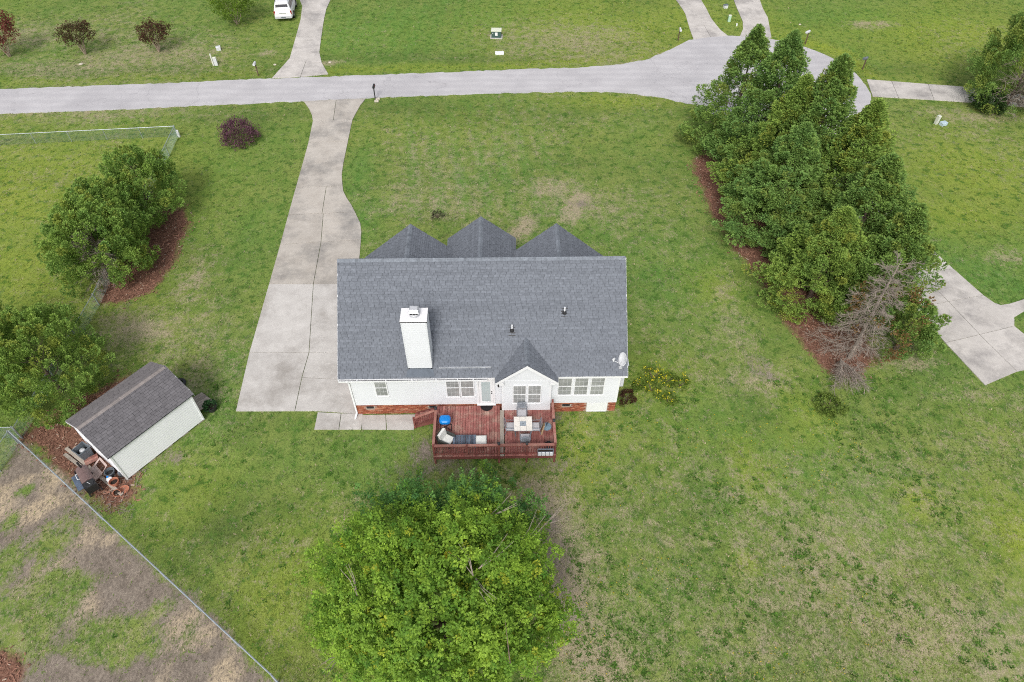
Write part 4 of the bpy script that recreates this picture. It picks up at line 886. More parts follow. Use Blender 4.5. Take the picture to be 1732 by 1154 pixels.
def trunk_mesh(seed, h, r0, nl=14, spread=1.0, mat=None, lean=(0, 0)):
    rr = random.Random(seed); m = MB(); pts = []; n = 7
    for i in range(n): t = i/(n-1); pts.append((lean[0]*t*h+rr.uniform(-.06, .06)*t*h*.15, lean[1]*t*h+rr.uniform(-.06, .06)*t*h*.15, -.1+t*h))
    m.tube(pts, [r0*(1.25 if i == 0 else 1-.85*i/(n-1)) for i in range(n)], 8)
    for k_ in range(nl):
        t = .12+.8*k_/nl; a = k_*2.4+rr.uniform(-.4, .4); z = t*h; L = spread*(1-t*.8)*rr.uniform(.7, 1.1)
        ax, ay = lean[0]*t*h, lean[1]*t*h
        m.tube([(ax, ay, z), (ax+.5*L*math.cos(a), ay+.5*L*math.sin(a), z+.18*L), (ax+L*math.cos(a+.15), ay+L*math.sin(a+.15), z+.5*L)], [r0*.38*(1-t*.6), r0*.25*(1-t*.6), .012], 5)
    return m.mesh('trunk', mat or BARK)
def dead_fans(seed, fans, twigs=14, mat=None, tw=.016):
    """fans: (start, end, radius): a bare branch with many side twigs"""
    rr = random.Random(seed); m = MB()
    for a, b, r0 in fans:
        a, b = Vector(a), Vector(b); d = b-a; L = d.length; dn_ = d.normalized(); mid = a.lerp(b, .5)+Vector((rr.uniform(-.1, .1), rr.uniform(-.1, .1), rr.uniform(.0, .15)))*L*.5
        m.tube([a, mid, b], [r0, r0*.7, r0*.25], 5, cap=False)
        for i in range(twigs):
            t = rr.uniform(.15, 1); p = (a.lerp(mid, t*2) if t < .5 else mid.lerp(b, t*2-1))
            dd = (dn_*rr.uniform(.5, 1.1)+Vector((rr.gauss(0, .55), rr.gauss(0, .55), rr.gauss(-.05, .35)))).normalized(); l = L*rr.uniform(.18, .42)
            q = p+dd*l*.5; e = q+(dd+Vector((rr.gauss(0, .3), rr.gauss(0, .3), rr.gauss(-.1, .2)))).normalized()*l*.5
            m.tube([p, q, e], [tw, tw*.7, tw*.3], 3, cap=False)
            for _ in range(2):
                dd2 = (dd+Vector((rr.gauss(0, .5), rr.gauss(0, .5), rr.gauss(0, .3)))).normalized(); m.tube([q, q+dd2*l*.45], [tw*.6, tw*.25], 3, cap=False)
    return m
def tree(name, label, cat, loc, trunk, crown, rz=0, group=None, sc=None):
    t = thing(name, label, cat, (loc[0], loc[1], 0), rz, group)
    if sc: t.scale = sc
    place('trunk', trunk, t); c = place('crown', crown, t); return t
# meshes shared between look-alike evergreens
CY = {}
def cy(key, h, r, **kw):
    if key not in CY:
        V, F, C = cypress_crown(sum(map(ord, key)), h, r, **kw); CY[key] = (trunk_mesh(len(key)+3, h*.82, .14, 22, r*.6), tri_mesh('crown', V, F, C, LEAFM))
    return CY[key]
ROWG = 'tall evergreens standing in a row on red mulch'
rowA = [ # base, top row in the photo, radius, key, label
 ((19.19, 51.08), 10.4, 4.3, 'thin', 'thin see-through evergreen at the far end of the row, beside the road bulb'),
 ((20.33, 47.20), 11.6, 4.1, 'va', 'second evergreen from the road bulb, with a sharp dark green tip'),
 ((22.09, 42.73), 12.0, 4.2, 'vb', 'tallest evergreen of the row, its thin side tip against the grey road'),
 ((23.62, 39.41), 10.6, 4.1, 'vc', 'evergreen with a forked tip standing in front of the far right driveway'),
 ((19.64, 39.60), 9.0, 4.0, 'va', 'broad evergreen on the lawn side of the row, over the red mulch strip'),
 ((23.35, 35.25), 9.4, 4.3, 'vb', 'dense evergreen in the middle of the row beside the broad side driveway'),
 ((20.50, 32.74), 7.4, 3.6, 'vc', 'lighter green evergreen on the lawn side near the dead grey branches'),
 ((24.17, 31.85), 8.2, 3.4, 'vd', 'evergreen at the near end of the row, next to the broad side driveway'),
]
rowA.append(((20.51, 43.52), 10.2, 3.9, 'vc', 'evergreen on the lawn side of the row, between the second and the broad one'))
SRC = {'thin': (10.4, 3.2, dict(nc=430, n=40, cl=.7)), 'va': (11.6, 3.3, dict(nc=950, n=36, tint=(.98, 1.02, 1.1))), 'vb': (12.0, 3.4, dict(nc=1000, n=36)), 'vc': (10.4, 3.3, dict(nc=900, n=36, hue=.06, tint=(1.15, 1.08, .95))), 'vd': (8.6, 2.9, dict(nc=700, n=36, hue=.08, gap=(-1.7, .9, .62)))}
for i, (b, h, r, key, lab) in enumerate(rowA):
    h0, r0, kw = SRC[key]; tm_, cm_ = cy(key, h0, r0, **kw)
    tree('evergreen_tree', lab, 'tree', b, tm_, cm_, i*1.9, ROWG, (r/r0, r/r0, h/h0))
# dead tree in front of the row
db_ = (21.36, 27.42)
t = thing('dead_tree', 'bare grey dead evergreen with fine twigs at the near end of the row', 'tree', (db_[0], db_[1], 0))
rr = random.Random(5); fans = []
for k_ in range(64):
    z = .5+5.0*(k_/64)**.9; a = k_*2.399+rr.uniform(-.3, .3); L = (1.1+1.7*(1-z/6.5))*rr.uniform(.65, 1.1)*(.72 if math.cos(a) > .3 else 1)
    if math.sin(a) > .55: L *= .6
    ax = .10*z; fans.append(((ax, .16*z, z), (ax+L*math.cos(a), .16*z+L*math.sin(a), z+rr.uniform(-.45, .25)), .02))
tr_ = MB(); tr_.tube([(0, 0, -.1), (.25, .4, 2.5), (.5, .8, 5), (.75, 1.1, 6.2), (.9, 1.3, 7.0)], [.12, .09, .065, .04, .012], 8); tr_.build('trunk', DEADW, t)
for k_ in range(14):
    z = 5+.13*k_; a = k_*2.4; ax = .11*z; fans.append(((ax, .165*z, z), (ax+1.0*math.cos(a), .165*z+1.0*math.sin(a), z+.3), .02))
dead_fans(11, fans, 26, tw=.011).build('branches', DEADW, t)
rg = np.random.default_rng(77); nb_ = 46; ang = rg.random(nb_)*6.28; zz = 1.2+3.2*rg.random(nb_)
P_ = np.stack([.5+1.7*np.cos(ang)*.9+.7, .4+1.3*np.sin(ang), zz], 1); d_ = np.stack([np.cos(ang), np.sin(ang), .5+0*ang], 1)
cc_ = np.where(rg.random((nb_, 1)) < .6, np.array([[.19, .115, .045]]), np.array([[.13, .13, .035]]))
V, F, C = plumes(rg, P_, d_, .6+.3*rg.random(nb_), .2+.1*rg.random(nb_), 30, .17, .09, cc_); place('dry_foliage', tri_mesh('dry_foliage', V, F, C, LEAFM), t)
# small bare fan and low shrub in front of it
fb_ = (20.50, 26.85); t = thing('dead_sapling', 'small fan of bare grey twigs in front of the dead tree', 'dead shrub', (fb_[0], fb_[1], 0))
fans = [((0, 0, .5), (math.cos(a)*1.1, -1.9+.15*math.sin(3*a)-.2*abs(math.cos(a)), .7-.4*abs(math.cos(a))), .024) for a in np.linspace(.4, 2.8, 22)]
m = dead_fans(12, fans, 9, tw=.013); m.build('branches', DEADW, t); m = MB(); m.tube([(0, .2, -.05), (0, .05, .35), (0, 0, .55)], [.06, .045, .03], 7); m.build('trunk', DEADW, t)
def shrub(name, label, cat, loc, r, h, c1, c2, n=90, leaves=26, ll=.11, tip=None, group=None, seed=1, stems=5, mat=None):
    rg = np.random.default_rng(seed); t = thing(name, label, cat, (loc[0], loc[1], 0), 0, group)
    th = rg.random(n)*6.28; u = rg.random(n); ph = rg.random(3)*6.28
    rr_ = r*np.sqrt(np.clip(1-(u*1.0-.25)**2*1.3, .05, 1))*lobes(th, u, ph)*(.55+.45*rg.random(n))
    P = np.stack([rr_*np.cos(th), rr_*np.sin(th), .08*h+u*h*.75], 1); d = np.stack([np.cos(th)*(1-.5*u), np.sin(th)*(1-.5*u), .3+1.1*u], 1)
    k_ = rg.random((n, 1)); cc = np.array([c1])*(1-k_)+np.array([c2])*k_
    L = h*.32*(.7+.6*rg.random(n)); V, F, C = plumes(rg, P, d, L, L*.45, leaves, ll, ll*.6, cc, tip, .6)
    place('foliage', tri_mesh('foliage', V, F, C, mat or MAPLEM), t)
    m = MB()
    for i in range(stems):
        a = i*2*math.pi/stems; m.tube([(.03*math.cos(a), .03*math.sin(a), -.05), (.35*r*math.cos(a), .35*r*math.sin(a), h*.4), (.6*r*math.cos(a), .6*r*math.sin(a), h*.75)], [.03, .02, .008], 5)
    m.build('stems', BARK, t, kind='stuff'); return t
shrub('shrub', 'low dark green shrub at the foot of the bare twig fan', 'shrub', (18.85, 23.63), .75, .5, (.12, .20, .04), (.22, .30, .055), 70, 24, .12, (.13, .18, .04), seed=3)
# small evergreen beside the side driveway, at the dead tree's flank
tm_, cm_ = cy('small', 4.2, 1.5, shape='round', nc=170, n=36, cl=.7); tree('evergreen_tree', 'short green evergreen between the dead grey branches and the side driveway', 'tree', (24.57, 28.16), tm_, cm_, .4, None, (1, 1, 1))

# left clump of evergreens on the red bed
GL = 'evergreens on the red mulch bed by the side fence'
tm_, cm_ = cy('big_left', 6.2, 2.75, shape='round', nc=800, n=36, hue=.06, gap=(-1.35, .45, .75), cl=.75, tint=(1.15, 1.12, 1.0))
bt = (-27.09, 35.75); t = tree('evergreen_tree', 'big rounded evergreen with a bare twiggy gap facing the shed', 'tree', bt, tm_, cm_, 0, GL)
fans = []; rr = random.Random(8)
for k_ in range(40):
    z = .3+4.6*k_/40; a = -1.35+rr.uniform(-.75, .75); L = 2.2*math.sqrt(max(.1, 1-(z/6.4)**2))*rr.uniform(.75, 1.05); fans.append(((.05, -.1, z*.92), (L*math.cos(a), L*math.sin(a), z+rr.uniform(0, .7)), .026))
dead_fans(21, fans, 9).build('dead_branches', DEADW, t)
tm_, cm_ = cy('mid_left', 6.0, 2.4, shape='round', nc=480, n=36, cl=.72, tint=(1.1, 1.1, 1.0))
tree('evergreen_tree', 'middle evergreen of the red bed, half hidden by the big rounded one', 'tree', (-27.51, 38.67), tm_, cm_, 1.0, GL, (1, 1, .96))
tree('evergreen_tree', 'upright evergreen at the far end of the red bed, its dark trunk showing', 'tree', (-26.47, 42.40), tm_, cm_, 2.6, GL, (.98, .98, .98))
# big pair at the left edge
tm_, cm_ = cy('pine', 7.4, 3.9, shape='round', nc=1000, n=36, hue=.10, cl=.78, tint=(1.15, 1.12, 1.0))
tree('evergreen_tree', 'large bushy evergreen right behind the grey roofed shed', 'tree', (-26.33, 25.53), tm_, cm_, 0, 'evergreens beside the shed', (.80, .80, .80))
tree('evergreen_tree', 'evergreen cut by the left edge of the view, beside the bushy one', 'tree', (-31.13, 26.14), tm_, cm_, 2.0, 'evergreens beside the shed', (.75, .75, .8))
# dark tree at the right edge with bare grey front
tm_, cm_ = cy('right_edge', 8.6, 3.7, shape='round', nc=1050, n=36, hue=.12, gap=(-1.75, .7, .5), cl=.85)
rb = (46.74, 58.06); t = tree('evergreen_tree', 'dark evergreen at the far right with bare grey branches over the driveway', 'tree', rb, tm_, cm_, 0)
fans = []; rr = random.Random(9)
for k_ in range(54):
    z = .4+4.4*k_/54; a = -1.75+rr.uniform(-1.15, 1.15); L = 3.4*math.sqrt(max(.1, 1-(z/8)**2))*rr.uniform(.7, 1.05); fans.append(((.05, -.1, z*.9), (L*math.cos(a), L*math.sin(a), z+rr.uniform(-.2, .9)), .03))
dead_fans(22, fans, 9, tw=.02).build('dead_branches', DEADW, t)
shrub('shrub', 'dark green low growth at the foot of the far right tree', 'shrub', (44.46, 57.24), 1.15, 1.5, (.03, .065, .018), (.05, .095, .022), 110, 26, .17, seed=6, mat=LEAFM)

# broadleaf tree in the back lawn
def broadleaf(seed, h, r, zc, rzv, nros, nl, ll, sub=()):
    rg = np.random.default_rng(seed); n = nros; ph = rg.random(3)*6.28
    v = unit(rg.normal(0, 1, (n, 3))); v[:, 2] = np.where(v[:, 2] < -.45, -v[:, 2], v[:, 2])
    nr = 7; n = n//nr; v = v[:n]
    th = np.arctan2(v[:, 1], v[:, 0]); rho = np.where(rg.random(n) < .72, .82+.24*rg.random(n), .35+.5*rg.random(n))
    lob = 1+.14*np.sin(3*th+ph[0])+.13*np.sin(7*th+ph[1]+5*v[:, 2])+.08*np.sin(11*th+ph[2]+9*v[:, 2])
    P = v*np.array([r, r, rzv])*(rho*lob)[:, None]+np.array([0, 0, zc])
    P[:, 0] *= 1-.26*np.clip(P[:, 1]/r, 0, 1)
    tone = np.repeat(rg.random((n, 1)), nr, 0)
    P = np.repeat(P, nr, 0)+unit(rg.normal(0, 1, (n*nr, 3)))*np.array([.62, .62, .34])*(.35+.65*rg.random((n*nr, 1))); P[:, 2] = np.maximum(P[:, 2], .8)
    for (sx, sy, sz, sr, sn) in sub:
        P = np.concatenate([P, np.array([sx, sy, sz])+unit(rg.normal(0, 1, (sn, 3)))*np.array([sr, sr, sr*1.3])*(rg.random((sn, 1))**.4)])
    tone = np.concatenate([tone, rg.random((len(P)-len(tone), 1))])
    n = len(P); d = unit(unit(P-np.array([0, 0, zc*.7]))*.5+np.array([0, 0, .75])+rg.normal(0, .25, (n, 3)))
    B = np.repeat(P, nl, 0); D = np.repeat(d, nl, 0); N_ = n*nl
    ref = np.where(np.abs(D[:, 2:3]) > .95, np.array([[1., 0, 0]]), np.array([[0, 0, 1.]])); A = unit(np.cross(D, ref)); Bv = np.cross(D, A); a = rg.random(N_)*6.28
    el = rg.uniform(-.25, .75, N_); dr = unit((A*np.cos(a)[:, None]+Bv*np.sin(a)[:, None])*np.cos(el)[:, None]+D*np.sin(el)[:, None])
    st_ = B+D*(rg.uniform(-.22, .12, N_)*1.0)[:, None]+dr*.04
    side = unit(np.cross(dr, D)+rg.normal(0, .25, (N_, 3))); l = ll*(.65+.7*rg.random((N_, 1))); w_ = l*.55; up = np.cross(side, dr)
    drop = np.array([[0, 0, -1.]])*l*.18
    V = np.stack([st_, st_+dr*l*.5+side*w_*.5, st_+dr*l+drop, st_+dr*l*.5-side*w_*.5], 1).reshape(-1, 3)
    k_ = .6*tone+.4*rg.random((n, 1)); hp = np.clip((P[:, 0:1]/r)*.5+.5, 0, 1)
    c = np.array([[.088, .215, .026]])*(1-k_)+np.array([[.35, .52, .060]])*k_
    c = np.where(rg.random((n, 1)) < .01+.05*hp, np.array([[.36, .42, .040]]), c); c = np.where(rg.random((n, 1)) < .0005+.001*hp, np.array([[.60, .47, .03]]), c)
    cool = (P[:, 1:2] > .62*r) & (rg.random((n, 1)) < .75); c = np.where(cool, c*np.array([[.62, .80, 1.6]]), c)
    C = np.repeat(np.repeat(c, nl, 0)*(.8+.4*rg.random((N_, 1))), 4, 0)
    return V, np.arange(N_*4).reshape(-1, 4), C
mbase = (-2.49, 10.43)
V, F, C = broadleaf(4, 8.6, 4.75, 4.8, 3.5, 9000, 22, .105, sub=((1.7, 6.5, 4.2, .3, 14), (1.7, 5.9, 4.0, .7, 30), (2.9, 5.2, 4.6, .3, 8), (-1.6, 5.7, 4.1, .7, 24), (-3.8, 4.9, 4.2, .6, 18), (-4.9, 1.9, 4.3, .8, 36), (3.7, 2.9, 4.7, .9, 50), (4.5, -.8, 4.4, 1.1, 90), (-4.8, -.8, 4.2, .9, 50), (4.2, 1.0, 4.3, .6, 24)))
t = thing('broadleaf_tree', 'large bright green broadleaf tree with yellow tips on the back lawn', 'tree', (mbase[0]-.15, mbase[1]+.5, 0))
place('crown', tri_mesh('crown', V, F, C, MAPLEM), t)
m = MB(); rr = random.Random(3); m.tube([(0, 0, -.1), (.05, 0, 1.2), (0, .05, 2.4)], [.26, .2, .17], 10)
for k_ in range(9):
    a = k_*.7+rr.uniform(-.2, .2); L = rr.uniform(2.6, 4.4); z1 = rr.uniform(4.5, 7.6); p0 = Vector((0, 0, 1.3+.12*k_)); p1 = Vector((.45*L*math.cos(a), .45*L*math.sin(a), 3.6+.1*k_)); p2 = Vector((L*math.cos(a), L*math.sin(a), z1))
    m.tube([p0, p1, p2], [.10, .065, .015], 6)
    for _ in range(5):
        q = p1.lerp(p2, rr.random()); m.tube([q, q+Vector((rr.uniform(-1.2, 1.2), rr.uniform(-1.2, 1.2), rr.uniform(.2, 1.2)))], [.03, .006], 4)
m.build('trunk', BARK, t)
m2 = MB()
for (x, y, z, a, l) in ((1.6, -.2, 8.35, .3, 1.5), (1.4, -.4, 8.2, 2.2, 1.1), (1.5, -.5, 8.2, -1.2, 1.3), (3.0, 1.0, 7.4, .5, 1.6), (1.9, 2.2, 7.7, .2, 1.2), (-2.9, -.8, 7.5, 1.9, 1.0), (-3.2, -2.6, 6.6, -2.4, 1.0), (4.2, 2.8, 5.8, .2, 1.2)):
    for j in range(3): b_ = a+rr.uniform(-.4, .4); m2.tube([(x, y, z-.5), (x+.5*l*math.cos(b_), y+.5*l*math.sin(b_), z-.05), (x+l*math.cos(b_+.15), y+l*math.sin(b_+.15), z+.15)], [.022, .016, .005], 4)
m2.build('bare_twigs', DEADW, t, kind='stuff')

# ------------------------------------------------------------------ shed
SROOF = vcol('weathered_brown_shingle', .95, .1, 3, .15, .3)
SHEDW = plain('shed_vinyl_siding', (.86, .87, .90), .5, .03, 1, .3)
sh = thing('shed', 'white sided garden shed with weathered brown grey gable roof', 'shed', (-20.19, 19.38, 0), math.atan2(3.90, 2.966))
SLn, SWd, SE_, SR_ = 4.90, 3.70, 2.43, 3.40
m = MB(); m.box(.02, SLn-.02, .02, SWd-.02, .10, SE_-.02); m.add([(.02, .02, SE_-.02), (.02, SWd-.02, SE_-.02), (.02, SWd/2, SR_-.05), (.1, .02, SE_-.02), (.1, SWd-.02, SE_-.02), (.1, SWd/2, SR_-.05)], [(0, 2, 1), (3, 4, 5)]); m.add([(SLn-.02, .02, SE_-.02), (SLn-.02, SWd-.02, SE_-.02), (SLn-.02, SWd/2, SR_-.05)], [(0, 1, 2)]); m.build('wall', SIDING, sh)
m = MB(); ssl = (SR_-SE_)/(SWd/2)
laps(m, 'x', .02, .02, SLn-.02, .12, SE_-.04, -1, e=.165, t=.014); laps(m, 'x', SWd-.02, .02, SLn-.02, .12, SE_-.04, 1, e=.165, t=.014)
for x, s_ in ((.02, -1), (SLn-.02, 1)):
    laps(m, 'y', x, .02, SWd-.02, .12, SE_, s_, e=.155, t=.022); laps(m, 'y', x, 0, 0, SE_, SR_-.1, s_, clip=lambda z: (SWd/2-(SR_-.06-z)/ssl, SWd/2+(SR_-.06-z)/ssl), e=.155)
m.build('siding_boards', SHEDW, sh, kind='stuff')
for x in (.02, SLn-.02):
    for y in (.02, SWd-.02): mb_ = MB(); mb_.box(x-.04, x+.04, y-.04, y+.04, .1, SE_-.05); mb_.build('corner_trim', TRIM, sh)
m = MB(); y0_, y1_ = -.10, SWd+.10; ze_ = SE_-.10*ssl+.02; sec = [(y0_, ze_), (SWd/2, SR_), (y1_, ze_), (y1_, ze_-.08), (SWd/2, SR_-.09), (y0_, ze_-.08)]
vs = [(-.12, y, z) for y, z in sec]+[(SLn+.12, y, z) for y, z in sec]
m.add(vs, [(0, 1, 7, 6), (1, 2, 8, 7), (2, 3, 9, 8), (3, 4, 10, 9), (4, 5, 11, 10), (5, 0, 6, 11), (0, 5, 4, 1), (1, 4, 3, 2), (6, 7, 10, 11), (7, 8, 9, 10)]); srf = m.build('roof', ROOFDECK, sh)
t_ = MB(); l_ = math.hypot(SWd/2+.1, SR_-ze_); c_, n_s = (SWd/2+.1)/l_, (SR_-ze_)/l_
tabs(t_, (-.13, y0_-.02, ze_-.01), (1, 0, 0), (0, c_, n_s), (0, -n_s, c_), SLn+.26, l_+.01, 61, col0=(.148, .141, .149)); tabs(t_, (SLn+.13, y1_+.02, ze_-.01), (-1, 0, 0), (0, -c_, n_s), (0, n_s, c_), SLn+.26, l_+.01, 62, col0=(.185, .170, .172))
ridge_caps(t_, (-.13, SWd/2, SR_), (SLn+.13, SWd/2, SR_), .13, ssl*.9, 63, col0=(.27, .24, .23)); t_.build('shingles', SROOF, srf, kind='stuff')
m = MB()
for xx in (-.14, SLn+.125):
    for a, b in (((y0_, ze_), (SWd/2, SR_)), ((y1_, ze_), (SWd/2, SR_))): m.add([(xx, a[0], a[1]-.13), (xx, b[0], b[1]-.13), (xx, b[0], b[1]), (xx, a[0], a[1]), (xx+.015, a[0], a[1]-.13), (xx+.015, b[0], b[1]-.13), (xx+.015, b[0], b[1]), (xx+.015, a[0], a[1])], [(0, 1, 2, 3), (7, 6, 5, 4), (3, 2, 6, 7), (4, 5, 1, 0)])
m.build('fascia', TRIM, sh)
for i in range(5): mb_ = MB(); mb_.box(.3+i*1.05, .7+i*1.05, .05, .25, -.02, .098); mb_.build('foundation_block', MORTAR, sh)
# plank ramp and small things beyond the shed
t = thing('ramp', 'weathered grey plank ramp at the far end of the shed', 'ramp', (-20.19, 19.38, 0), math.atan2(3.90, 2.966))
for i in range(7):
    m = MB(); y = .62+i*.17; m.add([(SLn+.16, y, .20), (SLn+.16, y+.155, .20), (SLn+1.15, y+.155, .03), (SLn+1.15, y, .03), (SLn+.16, y, .235), (SLn+.16, y+.155, .235), (SLn+1.15, y+.155, .065), (SLn+1.15, y, .065)], [(0, 1, 2, 3), (7, 6, 5, 4), (0, 4, 5, 1), (1, 5, 6, 2), (2, 6, 7, 3), (3, 7, 4, 0)]); m.build('plank', GREYW, t)
def at_shed(px): return px
TER = plain('terracotta', (.40, .16, .10), .85, .2, 8); BLK = plain('black_plastic', (.025, .026, .028), .5, .2, 6, .4); PINK = plain('faded_pink_plastic', (.50, .39, .36), .6, .1, 5); SOIL = bpy.data.materials['potting_soil']; GREYP = plain('grey_plastic', (.13, .15, .17), .5, .15, 6, .4)
def pot(name, label, cat, loc, r, h, mat, rim=True, tilt=None, group=None, fill=True):
    t = thing(name, label, cat, (loc[0], loc[1], 0), 0, group); m = MB()
    m.lathe([(r*.72, 0.005), (r*.95, h*.9), (r*1.05, h*.9), (r*1.05, h), (r*.92, h), (r*.86, h*.55)], (0, 0, 0), 18); m.build('pot', mat, t)
    if fill: m = MB(); m.lathe([(r*.85, h*.56), (r*.4, h*.62)], (0, 0, 0), 14); m.build('soil', SOIL, t)
    if tilt: t.rotation_euler = tilt
    return t
pot('plant_pot', 'round black pot with a silver rim nearest the fence, beside the smoker', 'pot', (-22.80, 19.81), .24, .34, BLK, group=None)
pot('plant_pot', 'round black pot with a green tuft inside, touching the brown smoker', 'pot', (-22.47, 19.55), .25, .34, BLK)
t = pot('bucket', 'black bucket by the shed wall beside the white jug', 'bucket', (-21.19, 19.75), .25, .36, GREYP, fill=False); m = MB(); m.lathe([(.20, .2), (.1, .21)], (0, 0, 0), 14); m.build('water', BLK, t)
t = thing('jug', 'white plastic jug between the black bucket and the terracotta pots', 'jug', (*(-21.06, 19.33), 0)); m = MB(); m.lathe([(.13, 0.005), (.15, .05), (.15, .3), (.06, .40), (.05, .46)], (0, 0, 0), 14); m.build('body', TRIM, t); m = MB(); m.tube([(.05, 0, .42), (.16, 0, .40), (.15, 0, .2)], .018, 6); m.build('handle', TRIM, t); m = MB(); m.lathe([(.055, .461), (.055, .50)], (0, 0, 0), 10); m.build('cap', BLUE, t)
pot('flower_pot', 'terracotta pot next to the white jug', 'pot', (-20.74, 19.16), .24, .34, TER)
pot('flower_pot', 'tilted terracotta pot between the upright pot and the saucer', 'pot', (-20.47, 18.76), .20, .3, TER, tilt=(.9, .4, 0))
m = MB(); m.lathe([(.22, 0.01), (.27, .05), (.25, .05), (.2, .025)], (0, 0, 0), 18); o = m.build('saucer', TER); o.location = (*(-20.19, 18.82), 0); tag(o, 'broken terracotta saucer lying in the mulch at the shed corner', 'saucer')
# two long boards on the ground
for lab, a, b in (('long grey board along the shed end, the one nearer the shed', (-24.34, 21.47), (-20.16, 18.50)), ('grey board lying parallel beside the longer one, towards the fence', (-24.25, 21.08), (-22.48, 19.89))):
    m = MB(); d_ = Vector((b[0]-a[0], b[1]-a[1], 0)); m.beam((0, 0, .05), (d_.x, d_.y, .07), .18, .05); o = m.build('board', GREYW); o.location = (*a, .0); tag(o, lab, 'board', 'boards lying by the shed')
# bin
t = thing('trash_bin', 'open dark grey bin holding a silver round thing, against the shed end', 'bin', (*(-22.95, 20.91), 0), -.55); m = MB()
m.add([(-.24, -.26, .005), (.24, -.26, .005), (.24, .26, .005), (-.24, .26, .005), (-.30, -.32, .80), (.30, -.32, .80), (.30, .32, .80), (-.30, .32, .80)], [(3, 2, 1, 0), (0, 1, 5, 4), (1, 2, 6, 5), (2, 3, 7, 6), (3, 0, 4, 7)])
m.build('body', GREYP, t); m = MB()
for x0, x1, y0, y1 in ((-.33, .33, -.35, -.31), (-.33, .33, .31, .35), (-.33, -.29, -.31, .31), (.29, .33, -.31, .31)): m.box(x0, x1, y0, y1, .79, .84)
m.build('rim', GREYP, t, kind='stuff'); m = MB(); m.box(-.26, .26, -.28, .28, .4, .45); m.build('fill', BLK, t)
m = MB(); m.lathe([(.12, 0), (.17, .08), (.14, .16), (.05, .2)], (0, 0, 0), 14); o = m.build('kettle', SHEET); o.location = (*[a + b for a, b in zip((-22.95, 20.91), (-.05, .05))], .455); tag(o, 'silver round pot sitting inside the open grey bin', 'pot')
# red wood crate behind the pink shell
t = thing('crate', 'low reddish wooden crate between the grey bin and the pink plastic shell', 'crate', (*(-22.54, 20.60), 0), .62)
for i in range(3): m = MB(); m.box(-.34, .34, -.22+i*.16, -.08+i*.16, .16, .20); m.build('slat', RAILT, t)
for x in (-.3, .3): m = MB(); m.box(x-.03, x+.03, -.22, .24, 0, .158); m.build('side_board', RAILT, t)
# pink plastic shell (a child's slide or chair)
t = thing('plastic_shell', 'faded pink plastic shell with a square opening, leaning by the shed', 'plastic shell', (*(-21.91, 19.81), 0), -.72)
m = MB(); pr_ = [(-.36, -.55, .05), (.36, -.55, .05), (.44, .0, .28), (.40, .55, .62), (-.40, .55, .62), (-.44, .0, .28)]
vs = pr_+[(x*.82, y*.82, z+.06-.14) for x, y, z in pr_]
m.add(vs, [(0, 1, 7, 6), (1, 2, 8, 7), (2, 3, 9, 8), (3, 4, 10, 9), (4, 5, 11, 10), (5, 0, 6, 11)]); m.build('rim', PINK, t)
m = MB(); m.add([(-.29, -.45, -.02), (.29, -.45, -.02), (.36, .0, .20), (.33, .16, .30), (-.33, .16, .30), (-.36, 0, .20), (-.29, -.45, -.05), (.29, -.45, -.05), (.36, .0, .17), (.33, .16, .27), (-.33, .16, .27), (-.36, 0, .17)], [(0, 1, 2, 3, 4, 5), (11, 10, 9, 8, 7, 6)]); m.build('panel', PINK, t)
# barrel smoker
t = thing('smoker', 'brown barrel smoker with black firebox and blue grey side shelf', 'grill', (*(-22.06, 19.24), 0), -.86)
BARR = plain('rusty_brown_paint', (.16, .105, .10), .5, .2, 5, .4)
axx = Matrix.Rotation(R(90), 3, 'Y'); m = MB(); m.lathe([(.02, -.62), (.29, -.60), (.30, -.57), (.30, .50), (.29, .52), (.02, .53)], (0, 0, .72), 20, None, axx); m.build('barrel', BARR, t, smooth=False)
m = MB(); m.box(.54, .98, -.28, .28, .42, .93); fbx = m.build('firebox', WIRE, t); m = MB(); m.lathe([(.23, .931), (.23, .95), (.18, .96)], (.76, 0, 0), 16); m.build('firebox_lid', BLK, fbx); m = MB(); m.tube([(.66, -.03, .965), (.66, -.03, 1.0), (.86, .05, 1.0), (.86, .05, .965)], .014, 6); m.build('firebox_handle', SHEET, fbx)
m = MB(); m.tube([(-.3, -.26, .86), (-.3, -.36, .88), (.1, -.36, .88), (.1, -.26, .86)], .016, 6); m.build('handle', TRIM, t)
m = MB(); m.box(-.6, .5, -.62, -.34, .50, .53); m.build('side_shelf', plain('blue_grey_paint', (.13, .17, .24), .5, .15, 5), t)
m = MB(); m.tube([(-.45, .05, 1.0), (-.45, .05, 1.45)], .055, 10); m.build('smoke_stack', WIRE, t)
for x in (-.5, .45):
    for y in (-.22, .22): m = MB(); m.beam((x, y*.8, .55), (x, y*1.3, .0), .04, .04); m.build('leg', WIRE, t)
for y in (-.3, .3): m = MB(); m.lathe([(.02, -.03), (.12, -.025), (.12, .025), (.02, .03)], (.76, y, .12), 14, None, Matrix.Rotation(R(90), 3, 'X')); m.build('wheel', BLK, t)
